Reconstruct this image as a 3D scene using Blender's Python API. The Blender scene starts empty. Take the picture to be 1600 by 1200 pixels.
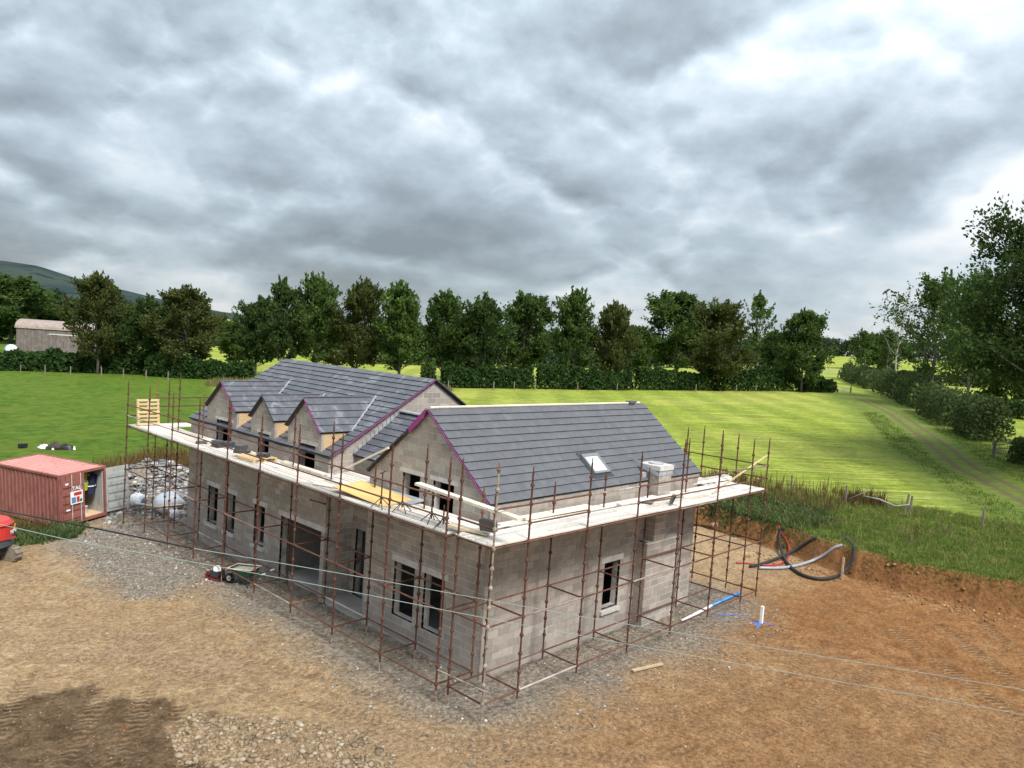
import bpy, math, random
import numpy as np
from mathutils import Vector, Matrix, Euler
random.seed(7); rng = np.random.default_rng(7)
R = math.radians
scene = bpy.context.scene
C = scene.collection

# ------------------------------------------------------------------ camera
cam_d = bpy.data.cameras.new('camera'); cam = bpy.data.objects.new('camera', cam_d); C.objects.link(cam)
cam_d.sensor_width = 36; cam_d.lens = 36 * 1201.44 / 1600; cam_d.clip_start = .1; cam_d.clip_end = 20000
CP = Vector((-13.616, -13.101, 9.868)); yaw, pit, rol = R(43.377), R(3.5185), R(4.0655)
F = Vector((math.cos(yaw)*math.cos(pit), math.sin(yaw)*math.cos(pit), -math.sin(pit)))
r0 = Vector((math.sin(yaw), -math.cos(yaw), 0)); u0 = r0.cross(F)
r1 = math.cos(rol)*r0 + math.sin(rol)*u0; u1 = -math.sin(rol)*r0 + math.cos(rol)*u0
cam.matrix_world = Matrix(((r1.x, u1.x, -F.x, CP.x), (r1.y, u1.y, -F.y, CP.y), (r1.z, u1.z, -F.z, CP.z), (0, 0, 0, 1)))
scene.camera = cam
scene.render.engine = 'CYCLES'; cy = scene.cycles; cy.max_bounces = 5; cy.diffuse_bounces = 3; cy.glossy_bounces = 2; cy.transmission_bounces = 2; cy.caustics_reflective = False; cy.caustics_refractive = False
scene.render.resolution_x = 1024; scene.render.resolution_y = 768
vs = scene.view_settings
vs.view_transform = 'Standard'; vs.look = 'None'; vs.gamma = 1; vs.use_curve_mapping = False; vs.exposure = 1.50

def dirpx(u, v):
    d = F + r1*((u-800)/1201.44) - u1*((v-600)/1201.44)
    return d.normalized()

# ------------------------------------------------------------------ node helper
class NT:
    def __init__(s, tree): s.t = tree; s.n = tree.nodes; s.l = tree.links
    def node(s, typ, **kw):
        n = s.n.new(typ)
        for k, v in kw.items(): setattr(n, k, v)
        return n
    def put(s, sock, v):
        if hasattr(v, 'is_output') or isinstance(v, bpy.types.NodeSocket): s.l.new(v, sock)
        elif v is not None:
            if sock.type == 'RGBA' and not isinstance(v, (int, float)) and len(v) == 3: v = (*v, 1)
            sock.default_value = v
    def math(s, op, a, b=None, c=None, clamp=False):
        n = s.node('ShaderNodeMath', operation=op); n.use_clamp = clamp
        s.put(n.inputs[0], a)
        if b is not None: s.put(n.inputs[1], b)
        if c is not None: s.put(n.inputs[2], c)
        return n.outputs[0]
    def vmath(s, op, a, b=None, out=0):
        n = s.node('ShaderNodeVectorMath', operation=op); s.put(n.inputs[0], a)
        if b is not None: s.put(n.inputs[1], b)
        return n.outputs[out]
    def mix(s, f, a, b, blend='MIX'):
        n = s.node('ShaderNodeMix', data_type='RGBA', blend_type=blend)
        s.put(n.inputs[0], f); s.put(n.inputs[6], a); s.put(n.inputs[7], b); return n.outputs[2]
    def noise(s, vec, scale, detail=4, rough=.55, dist=0., out=0):
        n = s.node('ShaderNodeTexNoise'); s.put(n.inputs['Vector'], vec); n.inputs['Scale'].default_value = scale
        n.inputs['Detail'].default_value = detail; n.inputs['Roughness'].default_value = rough; n.inputs['Distortion'].default_value = dist
        return n.outputs[out]
    def ramp(s, f, stops, interp='LINEAR'):
        n = s.node('ShaderNodeValToRGB'); cr = n.color_ramp; cr.interpolation = interp
        while len(cr.elements) < len(stops): cr.elements.new(.5)
        for e, (p, c) in zip(cr.elements, stops):
            e.position = p; e.color = (*c, 1) if not isinstance(c, (int, float)) else (c, c, c, 1)
        s.put(n.inputs[0], f); return n.outputs[0]
    def mapr(s, v, a, b, c, d, smooth=False):
        n = s.node('ShaderNodeMapRange'); n.clamp = True
        if smooth: n.interpolation_type = 'SMOOTHSTEP'
        s.put(n.inputs[0], v)
        for i, x in enumerate((a, b, c, d)): n.inputs[1+i].default_value = x
        return n.outputs[0]
    def bump(s, h, strength=.5, dist=.02, normal=None):
        n = s.node('ShaderNodeBump'); n.inputs['Strength'].default_value = strength; n.inputs['Distance'].default_value = dist
        s.put(n.inputs['Height'], h)
        if normal is not None: s.put(n.inputs['Normal'], normal)
        return n.outputs[0]
    def attr(s, name, out='Fac'):
        return s.node('ShaderNodeAttribute', attribute_name=name).outputs[out]

# ------------------------------------------------------------------ world: sky light and broken overcast
SUN_EL, SUN_AZ = R(50), R(-104)          # direction towards the sun, azimuth from +X
world = bpy.data.worlds.new('World'); scene.world = world; world.use_nodes = True
world.cycles.sampling_method = 'MANUAL'; world.cycles.sample_map_resolution = 256
w = NT(world.node_tree); w.n.clear()
sky = w.node('ShaderNodeTexSky', sky_type='NISHITA'); sky.sun_disc = False
sky.sun_elevation = SUN_EL; sky.sun_rotation = math.pi/2 - SUN_AZ
gen = w.node('ShaderNodeTexCoord').outputs['Generated']
sx = w.node('ShaderNodeSeparateXYZ'); w.put(sx.inputs[0], gen)
# cloud field in azimuth / elevation; the seam of the azimuth lies behind the camera
az = w.math('ARCTAN2', w.math('SUBTRACT', w.math('MULTIPLY', sx.outputs[1], .727), w.math('MULTIPLY', sx.outputs[0], .687)), w.math('ADD', w.math('MULTIPLY', sx.outputs[0], .727), w.math('MULTIPLY', sx.outputs[1], .687)))
el = w.math('ARCSINE', w.math('MAXIMUM', sx.outputs[2], 0.0))
elp = w.math('POWER', w.math('ADD', el, .02), .72)          # lumps flatten towards the horizon
def P3(du, dv, z):
    c = w.node('ShaderNodeCombineXYZ'); w.put(c.inputs[0], w.math('MULTIPLY_ADD', az, 3.3, du)); w.put(c.inputs[1], w.math('MULTIPLY_ADD', elp, 4.9, dv)); c.inputs[2].default_value = z; return c.outputs[0]
def cloudn(dv, z):
    p = P3(3.2, dv, z)
    v = w.node('ShaderNodeTexNoise', noise_type='RIDGED_MULTIFRACTAL', normalize=False); w.put(v.inputs['Vector'], p); v.inputs['Scale'].default_value = 1.25; v.inputs['Detail'].default_value = 6; v.inputs['Roughness'].default_value = .55; v.inputs['Offset'].default_value = .9; v.inputs['Gain'].default_value = 1.4
    return w.math('ADD', w.math('MULTIPLY', w.noise(p, 1.7, 8, .52, .0), .75), w.math('MULTIPLY_ADD', v.outputs[0], -.30, .38))
big = w.noise(P3(1.7, 2.0, 4.4), .85, 5, .5, .0)
c0 = cloudn(0., 1.3); c1 = cloudn(.11, 1.3)
rel = w.math('SUBTRACT', c0, c1)                            # lumps are lit from above, their bases grey
fine = w.noise(P3(9.1, 0., 8.), 6.5, 8, .6, .0)
acc = w.math('ADD', w.math('MULTIPLY_ADD', rel, .95, .50), w.math('MULTIPLY_ADD', c0, -.30, .15))
acc = w.math('ADD', acc, w.math('MULTIPLY_ADD', big, -1.1, .565))
acc = w.math('ADD', acc, w.math('MULTIPLY_ADD', fine, .20, -.10))
blobs = [((400, 60), .14, .09), ((40, 20), .10, .10), ((230, 70), .06, .08), ((1560, 300), .05, .30), ((1040, 60), .22, .02), ((1300, 50), .20, .02), ((1500, 120), .12, .06),
         ((1100, 360), .12, -.06), ((1280, 390), .10, -.06), ((420, 330), .16, -.05), ((130, 220), .12, -.06), ((620, 110), .08, -.08),
         ((950, 200), .11, -.08), ((700, 335), .13, -.05), ((60, 330), .10, -.06), ((1250, 240), .10, -.05), ((1060, 290), .05, .08), ((800, 110), .09, .05), ((320, 480), .06, .18), ((950, 470), .07, .16), ((1270, 495), .10, .24), ((1450, 440), .08, .10), ((100, 425), .05, .12)]
for (pu, pv), rad, amp in blobs:
    d = dirpx(pu, pv)
    ds = w.vmath('DISTANCE', gen, tuple(d), out=1)
    e = w.math('EXPONENT', w.math('MULTIPLY', w.math('POWER', w.math('DIVIDE', ds, rad), 2.0), -1.0))
    acc = w.math('MULTIPLY_ADD', e, amp, acc)
hz = w.math('EXPONENT', w.math('MULTIPLY', w.math('POWER', w.math('DIVIDE', sx.outputs[2], .045), 2.0), -1.0))
acc = w.math('MULTIPLY_ADD', hz, .12, acc)
cloud = w.ramp(acc, [(.20, (.25, .29, .325)), (.38, (.355, .415, .465)), (.52, (.485, .57, .635)), (.66, (.655, .745, .815)), (.84, (.93, .955, .975))])
bg1 = w.node('ShaderNodeBackground'); w.put(bg1.inputs[0], sky.outputs[0]); bg1.inputs[1].default_value = .05
# an overcast sky grows brighter towards the zenith (three times the horizon)
over = w.math('MULTIPLY_ADD', w.math('MAXIMUM', sx.outputs[2], 0.0), .60, .285)
bg2 = w.node('ShaderNodeBackground'); w.put(bg2.inputs[0], cloud); w.put(bg2.inputs[1], over)
mx = w.node('ShaderNodeMixShader'); mx.inputs[0].default_value = .90
w.l.new(bg1.outputs[0], mx.inputs[1]); w.l.new(bg2.outputs[0], mx.inputs[2])
wo = w.node('ShaderNodeOutputWorld'); w.l.new(mx.outputs[0], wo.inputs[0])
# soft sun behind the cloud
sl = bpy.data.lights.new('sun', 'SUN'); sl.energy = 1.9; sl.angle = R(18); sl.color = (1, .965, .91)
so = bpy.data.objects.new('sun', sl); C.objects.link(so)
sd = Vector((math.cos(SUN_EL)*math.cos(SUN_AZ), math.cos(SUN_EL)*math.sin(SUN_AZ), math.sin(SUN_EL)))
so.rotation_euler = (-sd).to_track_quat('-Z', 'Y').to_euler(); so.location = (0, 0, 60)

# ------------------------------------------------------------------ materials
MATS = {}
def pos(t): return t.node('ShaderNodeNewGeometry').outputs['Position']
def rnd(t):
    a = t.node('ShaderNodeObjectInfo').outputs['Random']; b = t.node('ShaderNodeNewGeometry').outputs['Random Per Island']
    return t.math('FRACT', t.math('ADD', a, b))
def start(name):
    m = bpy.data.materials.new(name); m.use_nodes = True; t = NT(m.node_tree); t.n.clear()
    b = t.node('ShaderNodeBsdfPrincipled'); o = t.node('ShaderNodeOutputMaterial'); t.l.new(b.outputs[0], o.inputs[0])
    MATS[name] = m; return m, t, b, o
def M(name, col, rough=.8, var=.18, scale=6., isl=0., bump=0., bscale=30., metal=0., col2=None, c2scale=3., c2lo=.5, c2hi=.62, stretch=None, spec=.4):
    m, t, b, o = start(name)
    p = pos(t)
    if stretch: p = t.vmath('MULTIPLY', p, stretch)
    n = t.noise(p, scale, 6, .6)
    f = t.mapr(n, .3, .7, 1-var, 1+var)
    if isl: f = t.math('MULTIPLY', f, t.mapr(rnd(t), 0, 1, 1-isl, 1+isl))
    base = col
    if col2 is not None:
        base = t.mix(t.mapr(t.noise(p, c2scale, 7, .65, .4), c2lo, c2hi, 0, 1, True), col, col2)
    mu = t.node('ShaderNodeVectorMath', operation='SCALE'); t.put(mu.inputs[0], base if not isinstance(base, tuple) else base); t.put(mu.inputs['Scale'], f)
    t.put(b.inputs['Base Color'], mu.outputs[0])
    b.inputs['Roughness'].default_value = rough; b.inputs['Metallic'].default_value = metal; b.inputs['Specular IOR Level'].default_value = spec
    if bump: t.put(b.inputs['Normal'], t.bump(t.noise(p, bscale, 5, .6), bump, .02))
    return m
def block_mat(name, tint):
    m, t, b, o = start(name); p = pos(t); r = rnd(t)
    c = t.ramp(r, [(0, (.235, .212, .193)), (.35, (.285, .255, .23)), (.7, (.315, .278, .247)), (1, (.37, .338, .305))])
    st = t.noise(t.vmath('MULTIPLY', p, (5, 5, .8)), 1.3, 6, .65)
    c = t.mix(t.mapr(st, .56, .72, 0, .45), c, (.47, .45, .43))
    c = t.mix(t.mapr(t.noise(p, .55, 5, .6), .44, .68, 0, .4), c, (.225, .205, .187))
    c = t.mix(1.0, c, tint, 'MULTIPLY')
    g = t.noise(p, 42, 3, .7)
    sc = t.node('ShaderNodeVectorMath', operation='SCALE'); t.put(sc.inputs[0], c); t.put(sc.inputs['Scale'], t.mapr(g, .25, .75, .74, 1.26))
    t.put(b.inputs['Base Color'], sc.outputs[0]); b.inputs['Roughness'].default_value = .95; b.inputs['Specular IOR Level'].default_value = .2
    t.put(b.inputs['Normal'], t.bump(t.noise(p, 60, 4, .7), .6, .012)); return m
block_mat('block', (1.07, 1.05, 1.03))
M('mortar', (.56, .53, .49), .95, .3, 2.5, bump=.5)
M('mortar_dull', (.24, .22, .20), .95, .3, 2.5, bump=.5, col2=(.50, .48, .45), c2scale=.7, c2lo=.42, c2hi=.6)
M('core', (.24, .22, .20), .95, .2)
M('lintel', (.46, .445, .42), .9, .2, 5, isl=.08, bump=.3)
M('concrete', (.36, .34, .32), .9, .25, 1.2, bump=.3)
def slate_mat(name, a, bcol, dust):
    m, t, b, o = start(name); p = pos(t); r = rnd(t)
    c = t.mix(r, a, bcol)
    f = t.mapr(t.noise(p, 5, 6, .65), .3, .7, .85, 1.15)
    sc = t.node('ShaderNodeVectorMath', operation='SCALE'); t.put(sc.inputs[0], c); t.put(sc.inputs['Scale'], f)
    c = t.mix(t.mapr(t.noise(p, 1.7, 8, .72, .6), .53, .74, 0, dust), sc.outputs[0], (.42, .43, .46))
    t.put(b.inputs['Base Color'], c); t.put(b.inputs['Roughness'], t.mapr(t.noise(p, 3, 4, .6), .3, .7, .42, .62)); b.inputs['Specular IOR Level'].default_value = .45
    t.put(b.inputs['Normal'], t.bump(t.noise(p, 26, 4, .6), .12, .01)); return m
slate_mat('slate', (.082, .083, .091), (.098, .099, .108), .08)
slate_mat('slate_dusty', (.070, .073, .085), (.092, .094, .107), .5)
M('slate_edge_shade', (.012, .012, .015), .8, .2)  # near-black cut edge also carries the course shadow lines in its colour
M('membrane', (.26, .035, .19), .6, .3, 9)
M('underlay', (.05, .045, .05), .8, .2)
M('ply', (.50, .34, .19), .8, .18, 2, stretch=(1, 1, 6), bump=.1)
M('ply_orange', (.62, .40, .15), .75, .15, 2.5, stretch=(6, 1, 1))
M('lead', (.30, .31, .33), .6, .25, 5)
def rust_tube(name, a, bcol, c3, lo, hi):
    m, t, b, o = start(name); p = pos(t)
    c = t.mix(t.mapr(t.noise(p, 4.5, 6, .65), .35, .65, 0, 1), a, bcol)
    r = t.node('ShaderNodeObjectInfo').outputs['Random']
    c = t.mix(t.math('MULTIPLY', t.mapr(r, lo, hi, 0, 1), t.mapr(t.noise(p, 1.3, 5, .6), .35, .6, .25, 1)), c, c3)
    t.put(b.inputs['Base Color'], c); b.inputs['Roughness'].default_value = .75; b.inputs['Metallic'].default_value = .15; b.inputs['Specular IOR Level'].default_value = .3
    return m
rust_tube('rust', (.062, .026, .020), (.118, .048, .032), (.24, .115, .055), .86, .97)
rust_tube('rust_rail', (.085, .038, .028), (.165, .08, .054), (.46, .42, .38), .82, .92)
M('galv_worn', (.27, .235, .19), .7, .35, 5, metal=.2, col2=(.17, .08, .05), c2scale=4)
M('galv', (.58, .57, .55), .55, .2, 6, metal=.3)
def board_mat(name, cols, isl=.16):
    m, t, b, o = start(name); p = pos(t)
    c = t.ramp(rnd(t), cols)
    c = t.mix(t.mapr(t.noise(p, 1.6, 7, .7, .5), .52, .7, 0, .5), c, (.27, .245, .215))
    c = t.mix(t.mapr(t.noise(t.vmath('ADD', p, (7, 3, 1)), 4.5, 6, .7), .62, .7, 0, .6), c, (.16, .15, .145))
    f = t.mapr(t.noise(p, 13, 5, .7), .3, .7, .82, 1.18)
    sc = t.node('ShaderNodeVectorMath', operation='SCALE'); t.put(sc.inputs[0], c); t.put(sc.inputs['Scale'], f)
    t.put(b.inputs['Base Color'], sc.outputs[0]); b.inputs['Roughness'].default_value = .85; b.inputs['Specular IOR Level'].default_value = .25
    t.put(b.inputs['Normal'], t.bump(t.noise(p, 30, 4, .6), .25, .01)); return m
board_mat('board', [(0, (.40, .36, .32)), (.3, (.56, .52, .47)), (.75, (.66, .62, .57)), (1, (.52, .43, .33))])
board_mat('fresh_timber', [(0, (.60, .47, .31)), (.5, (.66, .54, .37)), (1, (.57, .42, .26))])
board_mat('pallet_wood', [(0, (.52, .36, .20)), (.5, (.60, .44, .26)), (1, (.44, .29, .16))])
board_mat('pale_timber', [(0, (.66, .58, .47)), (1, (.72, .65, .54))])
M('black_plastic', (.018, .018, .02), .45, .3, 4)
M('black_rubber', (.022, .022, .022), .75, .3, 8, bump=.2)
M('red_pipe', (.36, .022, .03), .45, .2)
M('grey_pipe', (.27, .285, .31), .4, .12)
M('white_pipe', (.75, .76, .77), .4, .1)
M('blue_pipe', (.06, .24, .55), .4, .1)
M('white_bag', (.70, .72, .76), .7, .2, 5, bump=.4, bscale=14)
M('blue_print', (.10, .22, .42), .7, .2)
M('white_paint', (.78, .78, .76), .6, .1)
M('red_paint', (.46, .035, .028), .38, .1, 3)
M('dark_red', (.13, .018, .016), .6, .3, 6)
M('dark_grey', (.035, .04, .045), .55, .2, 4)
M('digger_track', (.21, .175, .135), .9, .35, 7, bump=.6)
M('orange_sticker', (.75, .35, .03), .5, .1)
M('green_paint', (.02, .10, .055), .5, .25, 6)
M('mortar_wet', (.33, .30, .26), .9, .2, 8, bump=.6)
M('navy', (.015, .02, .05), .9, .3)
M('hivis', (.35, .45, .04), .8, .25, 9)
M('bucket_grey', (.42, .43, .44), .6, .2)
def container_mat(name, a, bcol, rust):
    m, t, b, o = start(name); p = pos(t)
    c = t.mix(t.mapr(t.noise(p, 1.2, 6, .65), .35, .65, 0, 1), a, bcol)
    c = t.mix(t.mapr(t.noise(t.vmath('MULTIPLY', p, (3, 3, .7)), 2.2, 7, .7), .52, .64, 0, .85), c, rust)
    t.put(b.inputs['Base Color'], c); b.inputs['Roughness'].default_value = .7; b.inputs['Specular IOR Level'].default_value = .3
    t.put(b.inputs['Normal'], t.bump(t.noise(p, 30, 4, .6), .2, .01)); return m
container_mat('container_red', (.235, .082, .068), (.30, .115, .095), (.135, .055, .04))
container_mat('container_roof', (.46, .205, .18), (.54, .265, .235), (.31, .125, .10))
container_mat('container_grey', (.36, .37, .36), (.42, .43, .42), (.26, .22, .19))
container_mat('barn_iron', (.13, .105, .095), (.20, .175, .165), (.10, .05, .035))
container_mat('barn_roof', (.24, .19, .165), (.33, .28, .25), (.16, .07, .045))
M('bark', (.13, .115, .095), .95, .3, 5, bump=.5)
M('bark_pale', (.30, .28, .25), .95, .3, 5, bump=.4)
M('post_wood', (.20, .165, .13), .9, .3, 6, isl=.2)
M('stake_wood', (.42, .31, .20), .85, .2, 6)
M('galv_gate', (.42, .44, .45), .5, .1, metal=.4)
def leaf_mat(name, a, bcol, cc, tr=.25):
    m, t, b, o = start(name); p = pos(t)
    c = t.ramp(rnd(t), [(0, a), (.55, bcol), (1, cc)])
    c = t.mix(t.mapr(t.noise(p, .45, 3, .6), .4, .65, 0, .5), c, a)
    d = t.node('ShaderNodeBsdfDiffuse'); t.put(d.inputs[0], c)
    tl = t.node('ShaderNodeBsdfTranslucent'); t.put(tl.inputs[0], c)
    mxs = t.node('ShaderNodeMixShader'); mxs.inputs[0].default_value = tr
    t.l.new(d.outputs[0], mxs.inputs[1]); t.l.new(tl.outputs[0], mxs.inputs[2]); t.l.new(mxs.outputs[0], o.inputs[0]); t.n.remove(b); return m
leaf_mat('leaf_dark', (0.0337, 0.0606, 0.0203), (0.0574, 0.0977, 0.0302), (0.0977, 0.1432, 0.0406), .38)
leaf_mat('leaf_mid', (0.0456, 0.0806, 0.0227), (0.0790, 0.1316, 0.0351), (0.1316, 0.1842, 0.0491), .38)
leaf_mat('leaf_light', (0.0520, 0.0943, 0.0260), (0.1008, 0.1625, 0.0390), (0.1625, 0.2275, 0.0569), .38)
leaf_mat('leaf_bronze', (0.0495, 0.0682, 0.0220), (0.0858, 0.1034, 0.0308), (0.1265, 0.1298, 0.0396), .38)
leaf_mat('leaf_hedge', (0.0224, 0.0510, 0.0164), (0.0449, 0.0869, 0.0254), (0.0779, 0.1273, 0.0360), .38)
leaf_mat('leaf_bramble', (.05, .076, .030), (.09, .128, .045), (.145, .18, .07), .38)
leaf_mat('leaf_far', (0.0363, 0.0575, 0.0302), (0.0514, 0.0786, 0.0363), (0.0695, 0.0998, 0.0454), .38)
leaf_mat('weed_brown', (.10, .062, .028), (.15, .10, .042), (.22, .16, .07), .3)
leaf_mat('grass_blade', (.055, .105, .014), (.09, .155, .022), (.14, .19, .04), .3)
leaf_mat('grass_dry', (.14, .14, .05), (.22, .20, .08), (.30, .26, .12), .3)
leaf_mat('grass_long', (.085, .14, .026), (.14, .20, .038), (.22, .25, .075), .4)
def stone_mat(name, stops):
    m, t, b, o = start(name); p = pos(t)
    c = t.ramp(rnd(t), stops)
    sc = t.node('ShaderNodeVectorMath', operation='SCALE'); t.put(sc.inputs[0], c); t.put(sc.inputs['Scale'], t.mapr(t.noise(p, 20, 4, .6), .3, .7, .8, 1.2))
    t.put(b.inputs['Base Color'], sc.outputs[0]); b.inputs['Roughness'].default_value = .92; b.inputs['Specular IOR Level'].default_value = .2; return m
stone_mat('stone_tan', [(0, (.14, .10, .06)), (.5, (.24, .18, .115)), (.92, (.31, .24, .165)), (1, (.40, .34, .26))])
stone_mat('stone_grey', [(0, (.10, .088, .074)), (.4, (.18, .16, .135)), (.85, (.27, .245, .21)), (1, (.46, .43, .385))])
stone_mat('stone_rubble', [(0, (.10, .097, .095)), (.45, (.20, .195, .19)), (.85, (.31, .295, .28)), (1, (.5, .48, .46))])
stone_mat('stone_brown', [(0, (.15, .075, .03)), (.7, (.26, .14, .065)), (1, (.36, .24, .15))])

# ------------------------------------------------------------------ mesh helpers
class MB:
    def __init__(s): s.v = []; s.f = []
    def poly(s, pts, f):
        k = len(s.v); s.v.extend([tuple(p) for p in pts]); s.f.extend([tuple(i+k for i in q) for q in f])
    def box(s, a, b):
        x0, y0, z0 = a; x1, y1, z1 = b
        s.poly([(x0,y0,z0),(x1,y0,z0),(x1,y1,z0),(x0,y1,z0),(x0,y0,z1),(x1,y0,z1),(x1,y1,z1),(x0,y1,z1)],
               [(0,3,2,1),(4,5,6,7),(0,1,5,4),(1,2,6,5),(2,3,7,6),(3,0,4,7)])
        return s
    def obox(s, c, ax, ay, az, hx, hy, hz):
        c, ax, ay, az = Vector(c), Vector(ax), Vector(ay), Vector(az)
        p = [c + ax*hx*i + ay*hy*j + az*hz*k for k in (-1, 1) for i, j in ((-1,-1),(1,-1),(1,1),(-1,1))]
        s.poly(p, [(0,3,2,1),(4,5,6,7),(0,1,5,4),(1,2,6,5),(2,3,7,6),(3,0,4,7)]); return s
    def prism(s, pts, off):
        n = len(pts); o = Vector(off); p = [Vector(q) for q in pts]
        s.poly(p + [q+o for q in p], [tuple(range(n-1, -1, -1)), tuple(range(n, 2*n))] + [(i, (i+1) % n, (i+1) % n+n, i+n) for i in range(n)]); return s
    def tube(s, pts, r, seg=7, cap=True):
        pts = [Vector(p) for p in pts]; n = len(pts)
        rr = r if isinstance(r, (list, tuple)) else [r]*n
        k = len(s.v); prev = None
        for i, p in enumerate(pts):
            d = (pts[min(i+1, n-1)] - pts[max(i-1, 0)]).normalized()
            if prev is None: a = d.orthogonal().normalized()
            else:
                a = prev - d*prev.dot(d); a = a.normalized() if a.length > 1e-6 else d.orthogonal().normalized()
            prev = a; b = d.cross(a)
            for j in range(seg):
                t = 2*math.pi*j/seg; s.v.append(tuple(p + (a*math.cos(t) + b*math.sin(t))*rr[i]))
        for i in range(n-1):
            for j in range(seg):
                s.f.append((k+i*seg+j, k+i*seg+(j+1) % seg, k+(i+1)*seg+(j+1) % seg, k+(i+1)*seg+j))
        if cap: s.f.append(tuple(k+j for j in range(seg-1, -1, -1))); s.f.append(tuple(k+(n-1)*seg+j for j in range(seg)))
        return s
    def lathe(s, c, prof, seg=16, axis='z'):
        k = len(s.v); c = Vector(c)
        for (r, h) in prof:
            for j in range(seg):
                t = 2*math.pi*j/seg; a, b = r*math.cos(t), r*math.sin(t)
                s.v.append(tuple(c + (Vector((a, b, h)) if axis == 'z' else Vector((h, a, b)) if axis == 'x' else Vector((a, h, b)))))
        for i in range(len(prof)-1):
            for j in range(seg): s.f.append((k+i*seg+j, k+i*seg+(j+1) % seg, k+(i+1)*seg+(j+1) % seg, k+(i+1)*seg+j))
        s.f.append(tuple(k+j for j in range(seg))); s.f.append(tuple(k+(len(prof)-1)*seg+j for j in range(seg))); return s
    def mesh(s, name, mat=None, smooth=False):
        me = bpy.data.meshes.new(name); me.from_pydata(s.v, [], s.f); 
        if mat: me.materials.append(MATS[mat])
        if smooth: me.polygons.foreach_set('use_smooth', [True]*len(me.polygons))
        me.update(); return me
def npmesh(name, V, Fc, mat, smooth=False):
    V = np.asarray(V, np.float32); Fc = np.asarray(Fc, np.int32); k = Fc.shape[1]
    me = bpy.data.meshes.new(name); me.vertices.add(len(V)); me.vertices.foreach_set('co', V.ravel())
    me.loops.add(Fc.size); me.loops.foreach_set('vertex_index', Fc.ravel())
    me.polygons.add(len(Fc)); me.polygons.foreach_set('loop_start', np.arange(0, Fc.size, k, dtype=np.int32)); me.polygons.foreach_set('loop_total', np.full(len(Fc), k, np.int32))
    if smooth: me.polygons.foreach_set('use_smooth', np.ones(len(Fc), bool))
    me.update(calc_edges=True); me.materials.append(MATS[mat]); return me
ORG = {}
def link(name, data, parent=None, loc=(0, 0, 0), rot=None):
    o = bpy.data.objects.new(name, data); C.objects.link(o); o.parent = parent; o.location = loc
    if rot is not None: o.rotation_euler = rot
    return o
def tag(o, label, cat, group=None, kind=None):
    o['label'] = label; o['category'] = cat
    if group: o['group'] = group
    if kind: o['kind'] = kind
    return o
def thing(name, label, cat, loc=(0, 0, 0), rz=0, group=None):
    o = bpy.data.objects.new(name, None); C.objects.link(o); o.location = loc; o.rotation_euler = (0, 0, rz); o.empty_display_size = .2
    return tag(o, label, cat, group)
def part(name, mb, mat, parent, smooth=False, loc=(0, 0, 0)):
    return link(name, mb.mesh(name, mat, smooth), parent, loc)
def copy_tree(o, loc, rz=0, label=None, scale=None):
    c = o.copy(); C.objects.link(c); c.location = loc; c.rotation_euler = (0, 0, rz)
    if scale is not None: c.scale = scale
    if label: c['label'] = label
    for ch in o.children:
        k = ch.copy(); C.objects.link(k); k.parent = c
        for g in ch.children:
            q = g.copy(); C.objects.link(q); q.parent = k
    return c

# ------------------------------------------------------------------ terrain
_FB = {}
def fbm(x, y, scale, oct=4, seed=0):
    if seed not in _FB:
        r = np.random.default_rng(seed); _FB[seed] = [(r.random((256, 256)), r.random()*50, r.random()*50) for _ in range(5)]
    out = np.zeros_like(x, dtype=float); amp = 1.; tot = 0.
    for o in range(oct):
        tab, ou, ov = _FB[seed][o]; u = x*scale + ou; v = y*scale + ov
        i, j = np.floor(u).astype(int), np.floor(v).astype(int); fu, fv = u-i, v-j; fu = fu*fu*(3-2*fu); fv = fv*fv*(3-2*fv)
        a = tab[i & 255, j & 255]; b = tab[(i+1) & 255, j & 255]; c = tab[i & 255, (j+1) & 255]; d = tab[(i+1) & 255, (j+1) & 255]
        out += amp*((a*(1-fu)+b*fu)*(1-fv)+(c*(1-fu)+d*fu)*fv); tot += amp; amp *= .5; scale *= 2.03
    return out/tot - .5
def sstep(a, b, x): t = np.clip((x-a)/(b-a), 0, 1); return t*t*(3-2*t)
YARD = [(23.1,-7.7),(22.75,-5.4),(22.3,-3.1),(22.7,-.94),(23.6,2.0),(24.3,4.2),(25.2,8),(23.5,13.5),(18,17),(15.5,25),(11,31.5),(5.5,33.5),(2.4,32.2),(.6,28.6),
        (.1,26.2),(-2.2,23.9),(-4.2,22.6),(-9,22.4),(-22,21.8),(-70,22),(-70,-70),(24,-70),(23.2,-18)]
YP = np.array(YARD)
def sdist(x, y):
    d = np.full(x.shape, 1e9); ins = np.zeros(x.shape, bool); n = len(YP)
    for i in range(n):
        a, b = YP[i], YP[(i+1) % n]; e = b-a; t = np.clip(((x-a[0])*e[0]+(y-a[1])*e[1])/(e@e), 0, 1)
        d = np.minimum(d, np.hypot(x-a[0]-t*e[0], y-a[1]-t*e[1]))
        c = ((a[1] > y) != (b[1] > y)) & (x < (b[0]-a[0])*(y-a[1])/((b[1]-a[1]) if abs(b[1]-a[1]) > 1e-9 else 1e-9)+a[0]); ins ^= c
    return np.where(ins, -d, d)
def sdcoord(x, y): X, Y = x+13.6, y+13.1; return X*.687-Y*.727, X*.727+Y*.687
TRK = [(124., 34.7), (98., 20.5), (70.9, 8.5), (56, 2.2), (46.1, -3.5), (34, -10.5), (20, -22)]
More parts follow.
